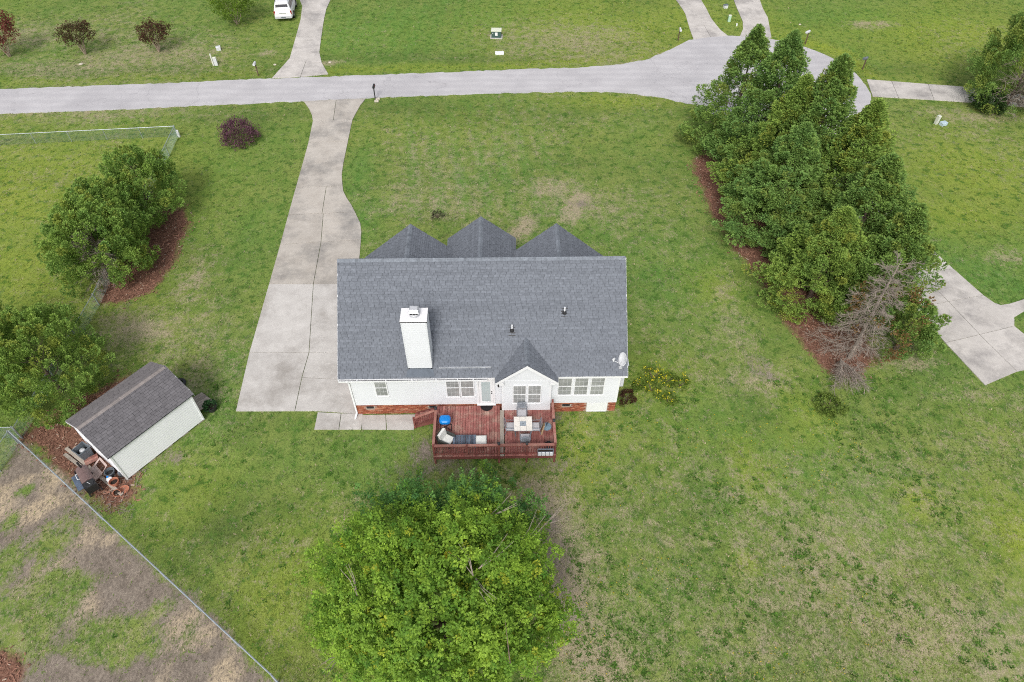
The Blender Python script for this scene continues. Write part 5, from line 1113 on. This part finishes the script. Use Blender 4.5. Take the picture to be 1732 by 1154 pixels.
# tyre-like ring and potted plant at the far end of the shed
m = MB(); n1, n2 = 20, 8; vs = []; fs = []
for i in range(n1):
    a = 2*math.pi*i/n1
    for j in range(n2): b = 2*math.pi*j/n2; q = .30+.10*math.cos(b); vs.append((q*math.cos(a), q*math.sin(a), .09+.085*math.sin(b)))
for i in range(n1):
    for j in range(n2): fs.append((i*n2+j, ((i+1) % n1)*n2+j, ((i+1) % n1)*n2+(j+1) % n2, i*n2+(j+1) % n2))
m.add(vs, fs); o = m.build('tyre', BLK, smooth=True); o.location = (*(-19.48, 25.96), 0); tag(o, 'dark ring shaped tyre half hidden behind the far end of the shed', 'tyre')
t = pot('potted_plant', 'round black tub with a leafy green plant beside the plank ramp', 'plant', (-17.01, 24.04), .34, .36, BLK)
rg = np.random.default_rng(5); nn = 34; o_ = unit(rg.normal(0, 1, (nn, 3))); o_[:, 2] = abs(o_[:, 2]); V, F, C = plumes(rg, o_*np.array([.22, .22, .16])+np.array([0, 0, .32]), o_, np.full(nn, .2), np.full(nn, .1), 14, .09, .06, np.full((nn, 3), .06)*np.array([[.7, 1.9, .6]])); place('foliage', tri_mesh('foliage', V, F, C, MAPLEM), t)
m = MB(); m.add([(-.07, -.04, 0), (.07, -.04, 0), (.07, .04, 0), (-.07, .04, 0), (-.05, -.03, .34), (.05, -.03, .34), (.05, .03, .34), (-.05, .03, .34)], [(0, 1, 5, 4), (1, 2, 6, 5), (2, 3, 7, 6), (3, 0, 4, 7), (4, 5, 6, 7)]); m.lathe([(.06, .341), (.03, .42)], (0, 0, 0), 8); o = m.build('faucet_post', GREYP); o.location = (*(-20.65, 19.65), 0); tag(o, 'small dark post at the shed corner behind the terracotta pots', 'post')

# ------------------------------------------------------------------ chain link fences
GALV = plain('galvanized_steel', (.42, .46, .50), .45, .1, 8, .5, .5); WIREM = plain('galvanized_wire', (.26, .36, .33), .6, .1, 8, .4, .3)
def fence(label, pts, hgt=1.15, step=2.6, ends=None, rail=.024, mesh_step=.075):
    t = thing('chain_link_fence', label, 'fence', (pts[0][0], pts[0][1], 0)); O = (pts[0][0], pts[0][1], 0); w_ = MB(O)
    for k_, (a, b) in enumerate(zip(pts, pts[1:])):
        a = Vector((*a, 0)); b = Vector((*b, 0)); d = b-a; L = d.length; d.normalize(); up = Vector((0, 0, hgt))
        m = MB(O); m.tube([a+up, b+up], rail, 6); m.build('top_rail', GALV, t)
        n = max(1, round(L/step))
        for i in range(n+1):
            if i == 0 and k_ > 0: continue
            p = a+d*(L*i/n); m = MB(O); e_ = i in (0, n); m.tube([p+Vector((0, 0, -.1)), p+Vector((0, 0, hgt+(.06 if e_ else -.02)))], .042 if e_ else .026, 8); m.build('post', GALV, t)
        x = -hgt; r_w = .0030; off = Vector((-d.y, d.x, 0))*.03
        while x < L:
            for s_ in (0, 1):
                x0, x1 = x, x+hgt; z0, z1 = (0, hgt) if s_ == 0 else (hgt, 0)
                if x0 < 0: z0 += (z1-z0)*(-x0)/hgt; x0 = 0
                if x1 > L: z1 = z1-(z1-z0)*(x1-L)/max(1e-6, (x1-x0)); x1 = L
                if x1-x0 > .02: w_.tube([a+d*x0+off+Vector((0, 0, z0+.02)), a+d*x1+off+Vector((0, 0, z1))], r_w, 3, cap=False)
            x += mesh_step
    w_.build('wire_mesh', WIREM, t, kind='stuff'); return t
fence('chain link fence running diagonally between the shed and the bare brown ground', [(-27.01, 21.82), (-10.02, 9.17), (-8.2, 7.6)], 1.2, 2.7, rail=.034)
fence('chain link fence along the left lawn, corner by the street, passing the red mulch bed', [(-75, 50.6), (-43.06, 52.52), (-28.26, 53.73), (-26.94, 32.82), (-27.0, 26.4), (-27.1, 22.2)], 1.0, 2.9, rail=.022)
fence('short chain link fence leaving the shed corner post towards the left edge', [(-27.2, 22.25), (-29.66, 22.21)], 1.0, 2.8, rail=.02)
fence('chain link fence branch slanting down to the left edge from the corner post', [(-27.15, 21.85), (-27.31, 20.08), (-28.23, 18.21)], 1.15, 2.8, rail=.022)

# ------------------------------------------------------------------ white car on the far lawn
CARP = plain('white_car_paint', (.78, .78, .79), .25, .03, 1, .5); CGL = plain('dark_car_glass', (.012, .013, .018), .08, .2, 2, .6); RLI = plain('red_tail_lamp', (.28, .012, .015), .25, .1, 3, .5); TYR = plain('tyre_rubber', (.02, .02, .021), .85, .1, 10); RIMM = plain('alloy_rim', (.45, .46, .48), .35, .1, 6, .5, .7)
cr = thing('parked_car', 'white four door suv parked on the grass beside the far driveway', 'car', (-23.93, 77.75, 0), .118)
def loft(sections, mb):
    n = len(sections[0]); vs = [p for s in sections for p in s]; fs = []
    for i in range(len(sections)-1):
        for j in range(n): fs.append((i*n+j, i*n+(j+1) % n, (i+1)*n+(j+1) % n, (i+1)*n+j))
    fs += [tuple(range(n-1, -1, -1)), tuple(range((len(sections)-1)*n, len(sections)*n))]
    return mb.add(vs, fs)
def ring(y, w0, w1, z0, z1, b=.1): return [(-w0+b*.4, y, z0), (w0-b*.4, y, z0), (w0, y, z0+b), (w1, y, z1-b), (w1-b, y, z1), (-w1+b, y, z1), (-w1, y, z1-b), (-w0, y, z0+b)]
m = MB(); loft([ring(-.55, .88, .86, .50, .98), ring(-.45, .95, .92, .40, 1.12), ring(.2, .98, .94, .34, 1.15), ring(3.2, .98, .94, .34, 1.14), ring(3.6, .97, .92, .34, 1.10), ring(4.3, .92, .84, .36, 1.02), ring(4.55, .82, .76, .45, .88)], m); m.build('body', CARP, cr)
m = MB(); loft([ring(-.44, .91, .84, 1.10, 1.30, .05), ring(-.22, .91, .74, 1.10, 1.84), ring(.1, .91, .74, 1.10, 1.90), ring(1.9, .91, .74, 1.10, 1.90), ring(2.3, .91, .72, 1.10, 1.80), ring(3.15, .90, .84, 1.09, 1.16, .03)], m); m.build('cabin', CARP, cr)
def quad_(n_, p, mt, th=.012):
    a, b, c, d = (Vector(q) for q in p); nn_ = (b-a).cross(d-a).normalized()*th; m = MB(); m.add([a, b, c, d, a+nn_, b+nn_, c+nn_, d+nn_], [(4, 5, 6, 7), (3, 2, 1, 0), (0, 1, 5, 4), (1, 2, 6, 5), (2, 3, 7, 6), (3, 0, 4, 7)]); return m.build(n_, mt, cr)
quad_('rear_window', [(-.72, -.43, 1.26), (.72, -.43, 1.26), (.62, -.255, 1.76), (-.62, -.255, 1.76)], CGL); quad_('windscreen', [(.74, 3.05, 1.20), (-.74, 3.05, 1.20), (-.62, 2.38, 1.76), (.62, 2.38, 1.76)], CGL)
for s_ in (1, -1):
    for y0, y1 in ((-.05, .85), (.92, 1.72), (1.80, 2.55)):
        p = [(s_*.905, y0, 1.24), (s_*.905, y1, 1.24), (s_*.785, min(y1, 2.25), 1.72), (s_*.785, y0+.05, 1.72)]; quad_('side_window', p if s_ > 0 else p[::-1], CGL)
    m = MB(); m.bbox(min(s_*.80, s_*.95), max(s_*.80, s_*.95), -.53, -.46, .80, 1.16, .01); m.build('tail_lamp', RLI, cr)
    m = MB(); m.box(min(s_*.93, s_*1.12), max(s_*.93, s_*1.12), 2.45, 2.56, 1.14, 1.32); m.build('mirror', BLK, cr)
    m = MB(); m.beam((s_*.62, .1, 1.93), (s_*.62, 2.0, 1.93), .04, .05); m.build('roof_rail', CARP, cr)
    for y in (.55, 3.55):
        ax_ = Matrix.Rotation(R(90), 3, 'Y'); m = MB(); m.lathe([(.2, -.115), (.36, -.11), (.385, -.06), (.385, .06), (.36, .11), (.2, .115)], (s_*.90, y, .385), 20, None, ax_); wh = m.build('wheel', TYR, cr); m = MB(); m.lathe([(.03, -.126), (.235, -.122), (.235, .122), (.03, .126)], (s_*.90, y, .385), 16, None, ax_); m.build('rim', RIMM, wh)
m = MB(); m.bbox(-.9, .9, -.66, -.50, .42, .66, .03); m.build('bumper', plain('grey_bumper', (.50, .51, .53), .4, .05, 3), cr); m = MB(); m.box(-.26, .26, -.672, -.662, .48, .60); m.build('licence_plate', GREYP, cr); m = MB(); m.box(-.35, .35, -.575, -.545, .92, .97); m.build('tailgate_trim', RIMM, cr)
m = MB(); m.box(-.45, .45, .9, 1.6, 1.902, 1.915); m.build('sunroof', CGL, cr)

# ------------------------------------------------------------------ mailboxes and utility boxes
def mailbox(label, loc, rz, boxm, postm, hgt=1.05, stones=False, grp='mailboxes by the road'):
    t = thing('mailbox', label, 'mailbox', (loc[0], loc[1], 0), rz, grp); m = MB(); m.box(-.045, .045, -.045, .045, -.1, hgt); m.build('post', postm, t)
    m = MB(); m.beam((0, -.05, hgt-.03), (0, .42, hgt-.03), .06, .05); m.build('arm', postm, t)
    m = MB(); pf = [(-.10, 0), (.10, 0), (.10, .13)]+[(.10*math.cos(a), .13+.10*math.sin(a)) for a in np.linspace(.3, 2.84, 6)]+[(-.10, .13)]
    n = len(pf); vs = [(x, -.08, hgt+z) for x, z in pf]+[(x, .46, hgt+z) for x, z in pf]; m.add(vs, [(i, (i+1) % n, n+(i+1) % n, n+i) for i in range(n)]+[tuple(range(n-1, -1, -1)), tuple(range(n, 2*n))]); m.build('box', boxm, t)
    m = MB(); m.box(.101, .113, .1, .13, hgt+.1, hgt+.28); m.build('flag', RLI, t); return t
SILV = plain('silver_mailbox_paint', (.62, .63, .65), .4, .08, 6, .5); BRW = plain('brown_post', (.13, .09, .06), .9, .2, 10)
mailbox('black mailbox on a black post between two pale stones by the driveway mouth', (-11.81, 59.87), 0, BLK, BLK, 1.15)
for i, p in enumerate(((-11.66, 59.54), (-11.62, 59.93))):
    m = MB(); m.bbox(-.2, .2, -.13, .13, 0, .13, .03); o = m.build('stone', plain('pale_stone', (.55, .50, .42), .9, .12, 6) if i == 0 else bpy.data.materials['pale_stone']); o.location = (*p, 0); o.rotation_euler = (0, 0, i*.5); tag(o, ('pale block stone in front of the black mailbox post', 'pale block stone behind the black mailbox post, to its right')[i], 'stone', 'stones at the mailbox')
mailbox('silver domed mailbox on a dark post left of the far driveway', (-23.86, 64.79), math.pi, SILV, BRW, 1.2)
mailbox('pale mailbox on a wooden post beside the turning bulb', (18.77, 72.08), math.pi, SILV, BRW, 1.1)
mailbox('silver mailbox behind the tips of the tall evergreen row', (32.00, 71.05), 2.2, SILV, BRW, 1.2)
mailbox('dark mailbox on a brown post near the far right driveway', (35.99, 65.31), 2.0, GREYP, BRW, 1.05)
GRN = plain('green_transformer_paint', (.06, .105, .095), .5, .12, 4); PALE = plain('pale_utility_plastic', (.62, .63, .55), .6, .08, 5); MINT = plain('pale_green_plastic', (.42, .60, .45), .6, .08, 5); LBL = plain('pale_blue_lid', (.47, .58, .66), .6, .08, 5)
t = thing('transformer_box', 'dark green pad mounted transformer with pale top on the far lawn', 'utility box', (*(-0.51, 72.77), 0), -.05)
m = MB(); m.box(-.65, .65, -.10, .85, -.05, .06); m.build('pad', NEW, t); m = MB(); m.box(-.52, .52, 0, .75, .061, .72); m.build('cabinet', GRN, t); m = MB(); m.bbox(-.55, .55, -.04, .78, .722, .80, .02); m.build('lid', plain('sun_faded_lid', (.66, .68, .55), .5, .06, 4), t); m = MB(); m.box(-.12, .14, -.012, -.001, .28, .62); m.build('label_plate', TRIM, t); m = MB(); m.box(-.40, -.32, -.012, -.001, .5, .58); m.build('label_plate', TRIM, t)
def box_thing(name, label, cat, loc, sx, sy, h, mat, rz=0, lid=None):
    t = thing(name, label, cat, (loc[0], loc[1], 0), rz); m = MB(); m.box(-sx, sx, -sy, sy, -.05, h); m.build('body', mat, t); m = MB(); m.bbox(-sx*1.08, sx*1.08, -sy*1.08, sy*1.08, h+.002, h+.05, .015); m.build('lid', lid or mat, t); return t
box_thing('utility_vault', 'white flat vault lid in the grass nearer the road than the transformer', 'utility box', (-0.17, 69.18), .42, .25, .10, TRIM)
t = thing('utility_pedestal', 'pale pedestal pair by the road left of the silver domed mailbox', 'utility box', (*(-28.60, 67.10), 0), .1)
m = MB(); m.box(-.16, .16, -.1, .1, -.05, .72); m.build('cabinet', SILV, t); m = MB(); m.bbox(-.17, .17, -.11, .11, .722, .80, .03); m.build('lid', PALE, t); m = MB(); m.box(-.34, -.22, -.07, .07, -.05, 1.15); m.build('marker_post', PALE, t)
box_thing('utility_box', 'small pale box in the grass above the pedestal pair', 'utility box', (-29.29, 70.52), .22, .2, .28, SILV, .3)
box_thing('utility_pedestal', 'mint green pedestal on the grass between the two bulb driveways', 'utility box', (25.25, 76.73), .14, .12, .62, MINT, 0, PALE)
box_thing('utility_box', 'small grey box above the mint green pedestal', 'utility box', (25.69, 80.40), .22, .18, .3, SILV, .2, GREYP)
box_thing('marker_peg', 'tiny white peg in the grass below the mint green pedestal', 'marker', (25.83, 75.57), .06, .06, .18, TRIM)
box_thing('utility_pedestal', 'beige slanted pedestal on the right lawn beside the blue lid', 'utility box', (38.81, 54.94), .13, .13, .72, PALE, .4)
box_thing('utility_box', 'pale blue box lid in the grass of the right lawn', 'utility box', (39.36, 54.73), .27, .2, .2, LBL, .35)
box_thing('marker_peg', 'white short post outside the chain link corner by the street', 'marker', (-28.15, 53.73), .08, .08, .55, TRIM)

# ------------------------------------------------------------------ small trees and shrubs
def small_tree(name, label, base, h, r, ch, c1, c2, seed, group=None, n=260, tip=None, stems=5, ll=.13, flat=1.0):
    rg = np.random.default_rng(seed); rr = random.Random(seed); t = thing(name, label, 'tree', (base[0], base[1], 0), 0, group); m = MB()
    for i in range(stems):
        a = 6.28*i/stems+rr.uniform(-.3, .3); q = rr.uniform(.4, .75)*r; m.tube([(.06*math.cos(a), .06*math.sin(a), -.1), (q*.4*math.cos(a), q*.4*math.sin(a), (h-ch)*.8), (q*math.cos(a), q*math.sin(a), h-ch*.45)], [.06, .045, .015], 6)
    m.build('trunk', plain('smooth_tan_bark', (.36, .29, .22), .8, .15, 8) if 'smooth_tan_bark' not in bpy.data.materials else bpy.data.materials['smooth_tan_bark'], t)
    v = unit(rg.normal(0, 1, (n, 3))); ph = rg.random(3)*6.28; lob = lobes(np.arctan2(v[:, 1], v[:, 0]), v[:, 2], ph); rho = .5+.55*rg.random(n)
    P = v*np.array([r, r, ch*.5])*(rho*lob)[:, None]+np.array([0, 0, h-ch*.5]); d = unit(v+np.array([0, 0, .55])); k_ = rg.random((n, 1)); L = .35+.2*rg.random(n)
    V, F, C = plumes(rg, P, d, L, L*.42, 20, ll, ll*.6, np.array([c1])*(1-k_)+np.array([c2])*k_, tip, .6); place('crown', tri_mesh('crown', V, F, C, MAPLEM), t); return t
small_tree('crepe_myrtle', 'small tree with bright red flower heads at the left edge', (-50.26, 69.34), 4.0, 1.75, 2.6, (.16, .045, .04), (.10, .075, .03), 31, 'small trees on the far left lawn', 300, (.42, .06, .075))
small_tree('crepe_myrtle', 'flat topped dark bronze small tree, left of the two', (-42.75, 69.77), 2.7, 1.45, 1.25, (.055, .060, .022), (.10, .055, .03), 32, 'small trees on the far left lawn', 190, (.13, .075, .035))
small_tree('crepe_myrtle', 'flat topped dark bronze small tree, nearer the pale pedestal pair', (-35.35, 70.20), 2.6, 1.35, 1.3, (.060, .050, .022), (.11, .045, .03), 33, 'small trees on the far left lawn', 180, (.15, .065, .04))
small_tree('small_tree', 'round bright green small tree on the far lawn by the white car', (-28.95, 76.86), 4.2, 2.1, 3.3, (.09, .17, .02), (.15, .25, .025), 34, None, 520, (.25, .34, .04))
shrub('flowering_shrub', 'round purple flowering shrub on the lawn left of the driveway', 'shrub', (-22.53, 52.79), 1.25, 1.75, (.075, .060, .035), (.16, .060, .10), 210, 22, .12, (.30, .12, .22), seed=9)
shrub('shrub', 'small dark red shrub at the right rear corner of the house', 'shrub', (7.15, 24.35), .42, .6, (.045, .02, .014), (.08, .045, .02), 50, 18, .09, (.10, .05, .02), seed=10)
shrub('sapling', 'dark leafless little clump on the front lawn behind the left roof gable', 'shrub', (-4.98, 41.95), .42, .55, (.05, .035, .03), (.06, .08, .03), 26, 14, .08, None, seed=11)
for i, (p, r_, nf_, lab) in enumerate((((8.91, 26.09), .55, 40, 'largest clump of yellow flowers on the lawn right of the house'), ((8.72, 25.09), .6, 26, 'yellow flower clump just below the largest one'), ((9.75, 25.75), .5, 26, 'yellow flower clump right of the largest one'), ((10.48, 25.43), .42, 18, 'yellow flower clump farthest from the house'), ((9.57, 24.24), .42, 16, 'greener yellow flower clump nearest the camera'), ((7.99, 25.37), .35, 10, 'sparse yellow flower clump nearest the house wall'))):
    t = shrub('flowering_plant', lab, 'plant', p, r_, .42, (.10, .17, .025), (.17, .24, .035), 36, 12, .10, None, 'yellow flowering clumps beside the house', 40+i, 3)
    rg = np.random.default_rng(60+i); nf_ = int(nf_*.7); q = rg.normal(0, .62*r_, (nf_, 2)); V = []; 
    P = np.c_[q, .30+.15*rg.random(nf_)]; V, F, C = plumes(rg, P, np.tile([[0, 0, 1.]], (nf_, 1)), np.full(nf_, .05), np.full(nf_, .05), 5, .07, .055, np.tile([[.70, .62, .04]], (nf_, 1)), None, 0, 1.6); place('flowers', tri_mesh('flowers', V, F, C, MAPLEM), t, ).__setitem__('kind', 'stuff')
# dandelion heads scattered in the back lawn
rg = np.random.default_rng(44); nd_ = 750; ty = 8+16*rg.random(nd_)**1.2; tx = 2+18*rg.random(nd_); k2 = nz(tx, ty, 2.2, 4) > .5; tx, ty = tx[k2], ty[k2]; nd_ = len(tx)
V, F, C = plumes(rg, np.stack([tx, ty, .03+0*tx], 1), np.tile([[0, 0, 1.]], (nd_, 1)), np.full(nd_, .02), np.full(nd_, .012), 4, .035, .035, np.tile([[.70, .52, .03]], (nd_, 1)), None, 0, 1.8)
o = place('lawn_flowers', tri_mesh('lawn_flowers', V, F, C, MAPLEM)); tag(o, 'tiny yellow flowers dotted over the back lawn', None, None, 'stuff')
rg = np.random.default_rng(45); m = MB()
for i in range(240):
    x, y = (-20.73, 19.87) if 0 else (-22.6+rg.random()*3.2, 17.2+rg.random()*3.2); a = rg.random()*6.28; l = .05+.22*rg.random()
    m.beam((x, y, .02), (x+l*math.cos(a), y+l*math.sin(a), .03), .018, .012)
o = m.build('twig_litter', DEADW); tag(o, 'bits of twig and bark littering the mulch by the shed', None, None, 'stuff')
for i, (p, sz_, lab) in enumerate((((-42.22, 67.41), .5, 'pale flat stone at the road verge near the bronze small trees'), ((-17.29, 67.45), .35, 'small pale stone right of the far driveway mouth'), ((-22.73, 67.02), .33, 'small pale stone left of the far driveway mouth'), ((32.84, 75.71), .3, 'small white stone on the far right lawn'))):
    m = MB(); m.lathe([(sz_*.4, -.02), (sz_*.5, .05), (sz_*.3, .1), (.02, .11)], (0, 0, 0), 7); o = m.build('stone', bpy.data.materials['pale_stone']); o.location = (*p, 0); o.scale = (1, .6, 1); tag(o, lab, 'stone')

# ------------------------------------------------------------------ grass tufts
PAVED.append(outline)
PAVED += [[(HX0-.1, HYB-.1), (HX1+.1, HYB-.1), (HX1+.1, 34.4), (HX0-.1, 34.4)], [(DX0, DYF), (DX1, DYF), (DX1, DYB), (DX0, DYB)], [(-20.4, 19.2), (-17.0, 23.4), (-20.2, 25.8), (-23.5, 21.6)]]
rg = np.random.default_rng(99); NT = 190000
v_ = rg.random(NT); ty = 6+86*v_**1.7; hw_ = 13+.82*ty; tx = .02*ty+hw_*(2*rg.random(NT)-1)
keep = np.ones(NT, bool)
for p in PAVED: keep &= ~in_poly(tx, ty, p)
tx, ty = tx[keep], ty[keep]; mm = masks(tx, ty)
pr = (1-mm['dirt']*.93)*(1-np.clip(mm['mulch']*2, 0, .985))*(1-.35*mm['dry']); keep = rg.random(len(tx)) < pr
tx, ty = tx[keep], ty[keep]; mm = {q: z[keep] for q, z in mm.items()}; n = len(tx)
def mixc(c, t, d): t = np.clip(t, 0, 1)[:, None]; return c*(1-t)+np.array([d])*t
c = np.array([[.135, .185, .052]])*np.ones((n, 1)); c = mixc(c, mm['lush']*.8, (.085, .185, .042)); c = mixc(c, mm['lime']*.8, (.26, .31, .04)); c = mixc(c, mm['dark']*.8, (.06, .10, .028))
c = np.where((rg.random(n) < .012+.30*mm['dry'])[:, None], np.array([[.33, .275, .18]]), c); c = np.where((rg.random(n) < .06)[:, None], c*.6, c)*1.22
nbld = 3; B = np.repeat(np.stack([tx, ty, -.03+0*tx], 1), nbld, 0); N_ = n*nbld
B[:, :2] += rg.normal(0, .035, (N_, 2)); a = rg.random(N_)*6.28; el = rg.uniform(.15, .75, N_); sz = np.repeat((.04+.045*rg.random(n))*(1+ty/90), nbld)*(.7+.6*rg.random(N_))
dr = np.stack([np.cos(a)*np.cos(el), np.sin(a)*np.cos(el), np.sin(el)], 1); sd_ = np.stack([-np.sin(a), np.cos(a), 0*a], 1)
V = np.stack([B-sd_*(sz*.22)[:, None], B+sd_*(sz*.22)[:, None], B+dr*sz[:, None]*1.15+sd_*(sz*.08)[:, None]], 1).reshape(-1, 3)
C = np.repeat(np.repeat(c, nbld, 0)*(.78+.44*rg.random((N_, 1))), 3, 0)
GRASSM = vcol('grass_blades', .85, .12, 3, .15, 0, .15)
o = place('grass_tufts', tri_mesh('grass_tufts', V, np.arange(N_*3).reshape(-1, 3), C, GRASSM)); tag(o, 'short tufts of mown grass all over the lawns', None, None, 'stuff')

# loose bark chips on the mulch beds, spilling a little into the grass
rg = np.random.default_rng(123); P_ = []
for b in MULCH_BEDS:
    bx = [p[0] for p in b]; by = [p[1] for p in b]; A_ = (max(bx)-min(bx)+1.5)*(max(by)-min(by)+1.5); n = int(A_*60)
    x = rg.uniform(min(bx)-.75, max(bx)+.75, n); y = rg.uniform(min(by)-.75, max(by)+.75, n); kk = rg.random(n) < masks(x, y)['mulch']**1.3*.9+.0; P_.append(np.c_[x[kk], y[kk]])
P_ = np.concatenate(P_); kk = np.ones(len(P_), bool)
for p in PAVED: kk &= ~in_poly(P_[:, 0], P_[:, 1], p)
P_ = P_[kk]; n = len(P_); a = rg.random(n)*6.28; l = .03+.07*rg.random(n); w_ = l*.35; D = np.c_[np.cos(a), np.sin(a), rg.uniform(-.2, .3, n)]; S_ = np.c_[-np.sin(a), np.cos(a), rg.uniform(-.3, .3, n)]
B = np.c_[P_, np.full(n, .0)+.02*rg.random(n)]
V = np.stack([B-D*l[:, None]-S_*w_[:, None], B+D*l[:, None]-S_*w_[:, None], B+D*l[:, None]+S_*w_[:, None], B-D*l[:, None]+S_*w_[:, None]], 1).reshape(-1, 3)
k_ = rg.random((n, 1)); c = np.array([[.13, .065, .045]])*(1-k_)+np.array([[.38, .20, .14]])*k_; c = np.where(rg.random((n, 1)) < .07, np.array([[.42, .32, .25]]), c)
o = place('mulch_chips', tri_mesh('mulch_chips', V, np.arange(n*4).reshape(-1, 4), np.repeat(c, 4, 0), vcol('bark_chip', .95, .1, 9, .2))); tag(o, 'loose red brown bark chips on the mulch beds', None, None, 'stuff')

# darker weed clumps in the back lawn
rg = np.random.default_rng(321); nw = 5200; wx_ = np.where(rg.random(nw) < .78, rg.uniform(-1, 24, nw), rg.uniform(-18, 0, nw)); wy_ = 5+21*rg.random(nw)
den = sm(.42, .62, fbm(wx_, wy_, 2.4, 15))*(.35+.9*masks(wx_, wy_)['dry']); kk = rg.random(nw) < den
for p in PAVED: kk &= ~in_poly(wx_, wy_, p)
kk &= masks(wx_, wy_)['dirt'] < .4
wx_, wy_ = wx_[kk], wy_[kk]; n = len(wx_); nb2 = 22; rad = .07+.16*rg.random(n)**2
B = np.repeat(np.c_[wx_, wy_, np.full(n, -.03)], nb2, 0); a = rg.random(n*nb2)*6.28; q = np.sqrt(rg.random(n*nb2))*np.repeat(rad, nb2); B[:, 0] += q*np.cos(a); B[:, 1] += q*np.sin(a)
a = a+rg.normal(0, .8, n*nb2); el = rg.uniform(.2, 1.0, n*nb2); sz = rg.uniform(.06, .13, n*nb2)
dr = np.stack([np.cos(a)*np.cos(el), np.sin(a)*np.cos(el), np.sin(el)], 1); sd_ = np.stack([-np.sin(a), np.cos(a), 0*a], 1)
V = np.stack([B-sd_*(sz*.25)[:, None], B+sd_*(sz*.25)[:, None], B+dr*sz[:, None]], 1).reshape(-1, 3)
k_ = rg.random((n, 1)); c = np.array([[.060, .140, .022]])*(1-k_)+np.array([[.11, .225, .035]])*k_
o = place('weed_clumps', tri_mesh('weed_clumps', V, np.arange(n*nb2*3).reshape(-1, 3), np.repeat(np.repeat(c, nb2, 0)*(.8+.4*rg.random((n*nb2, 1))), 3, 0), GRASSM)); tag(o, 'darker green weed clumps dotted over the dry back lawn', None, None, 'stuff')
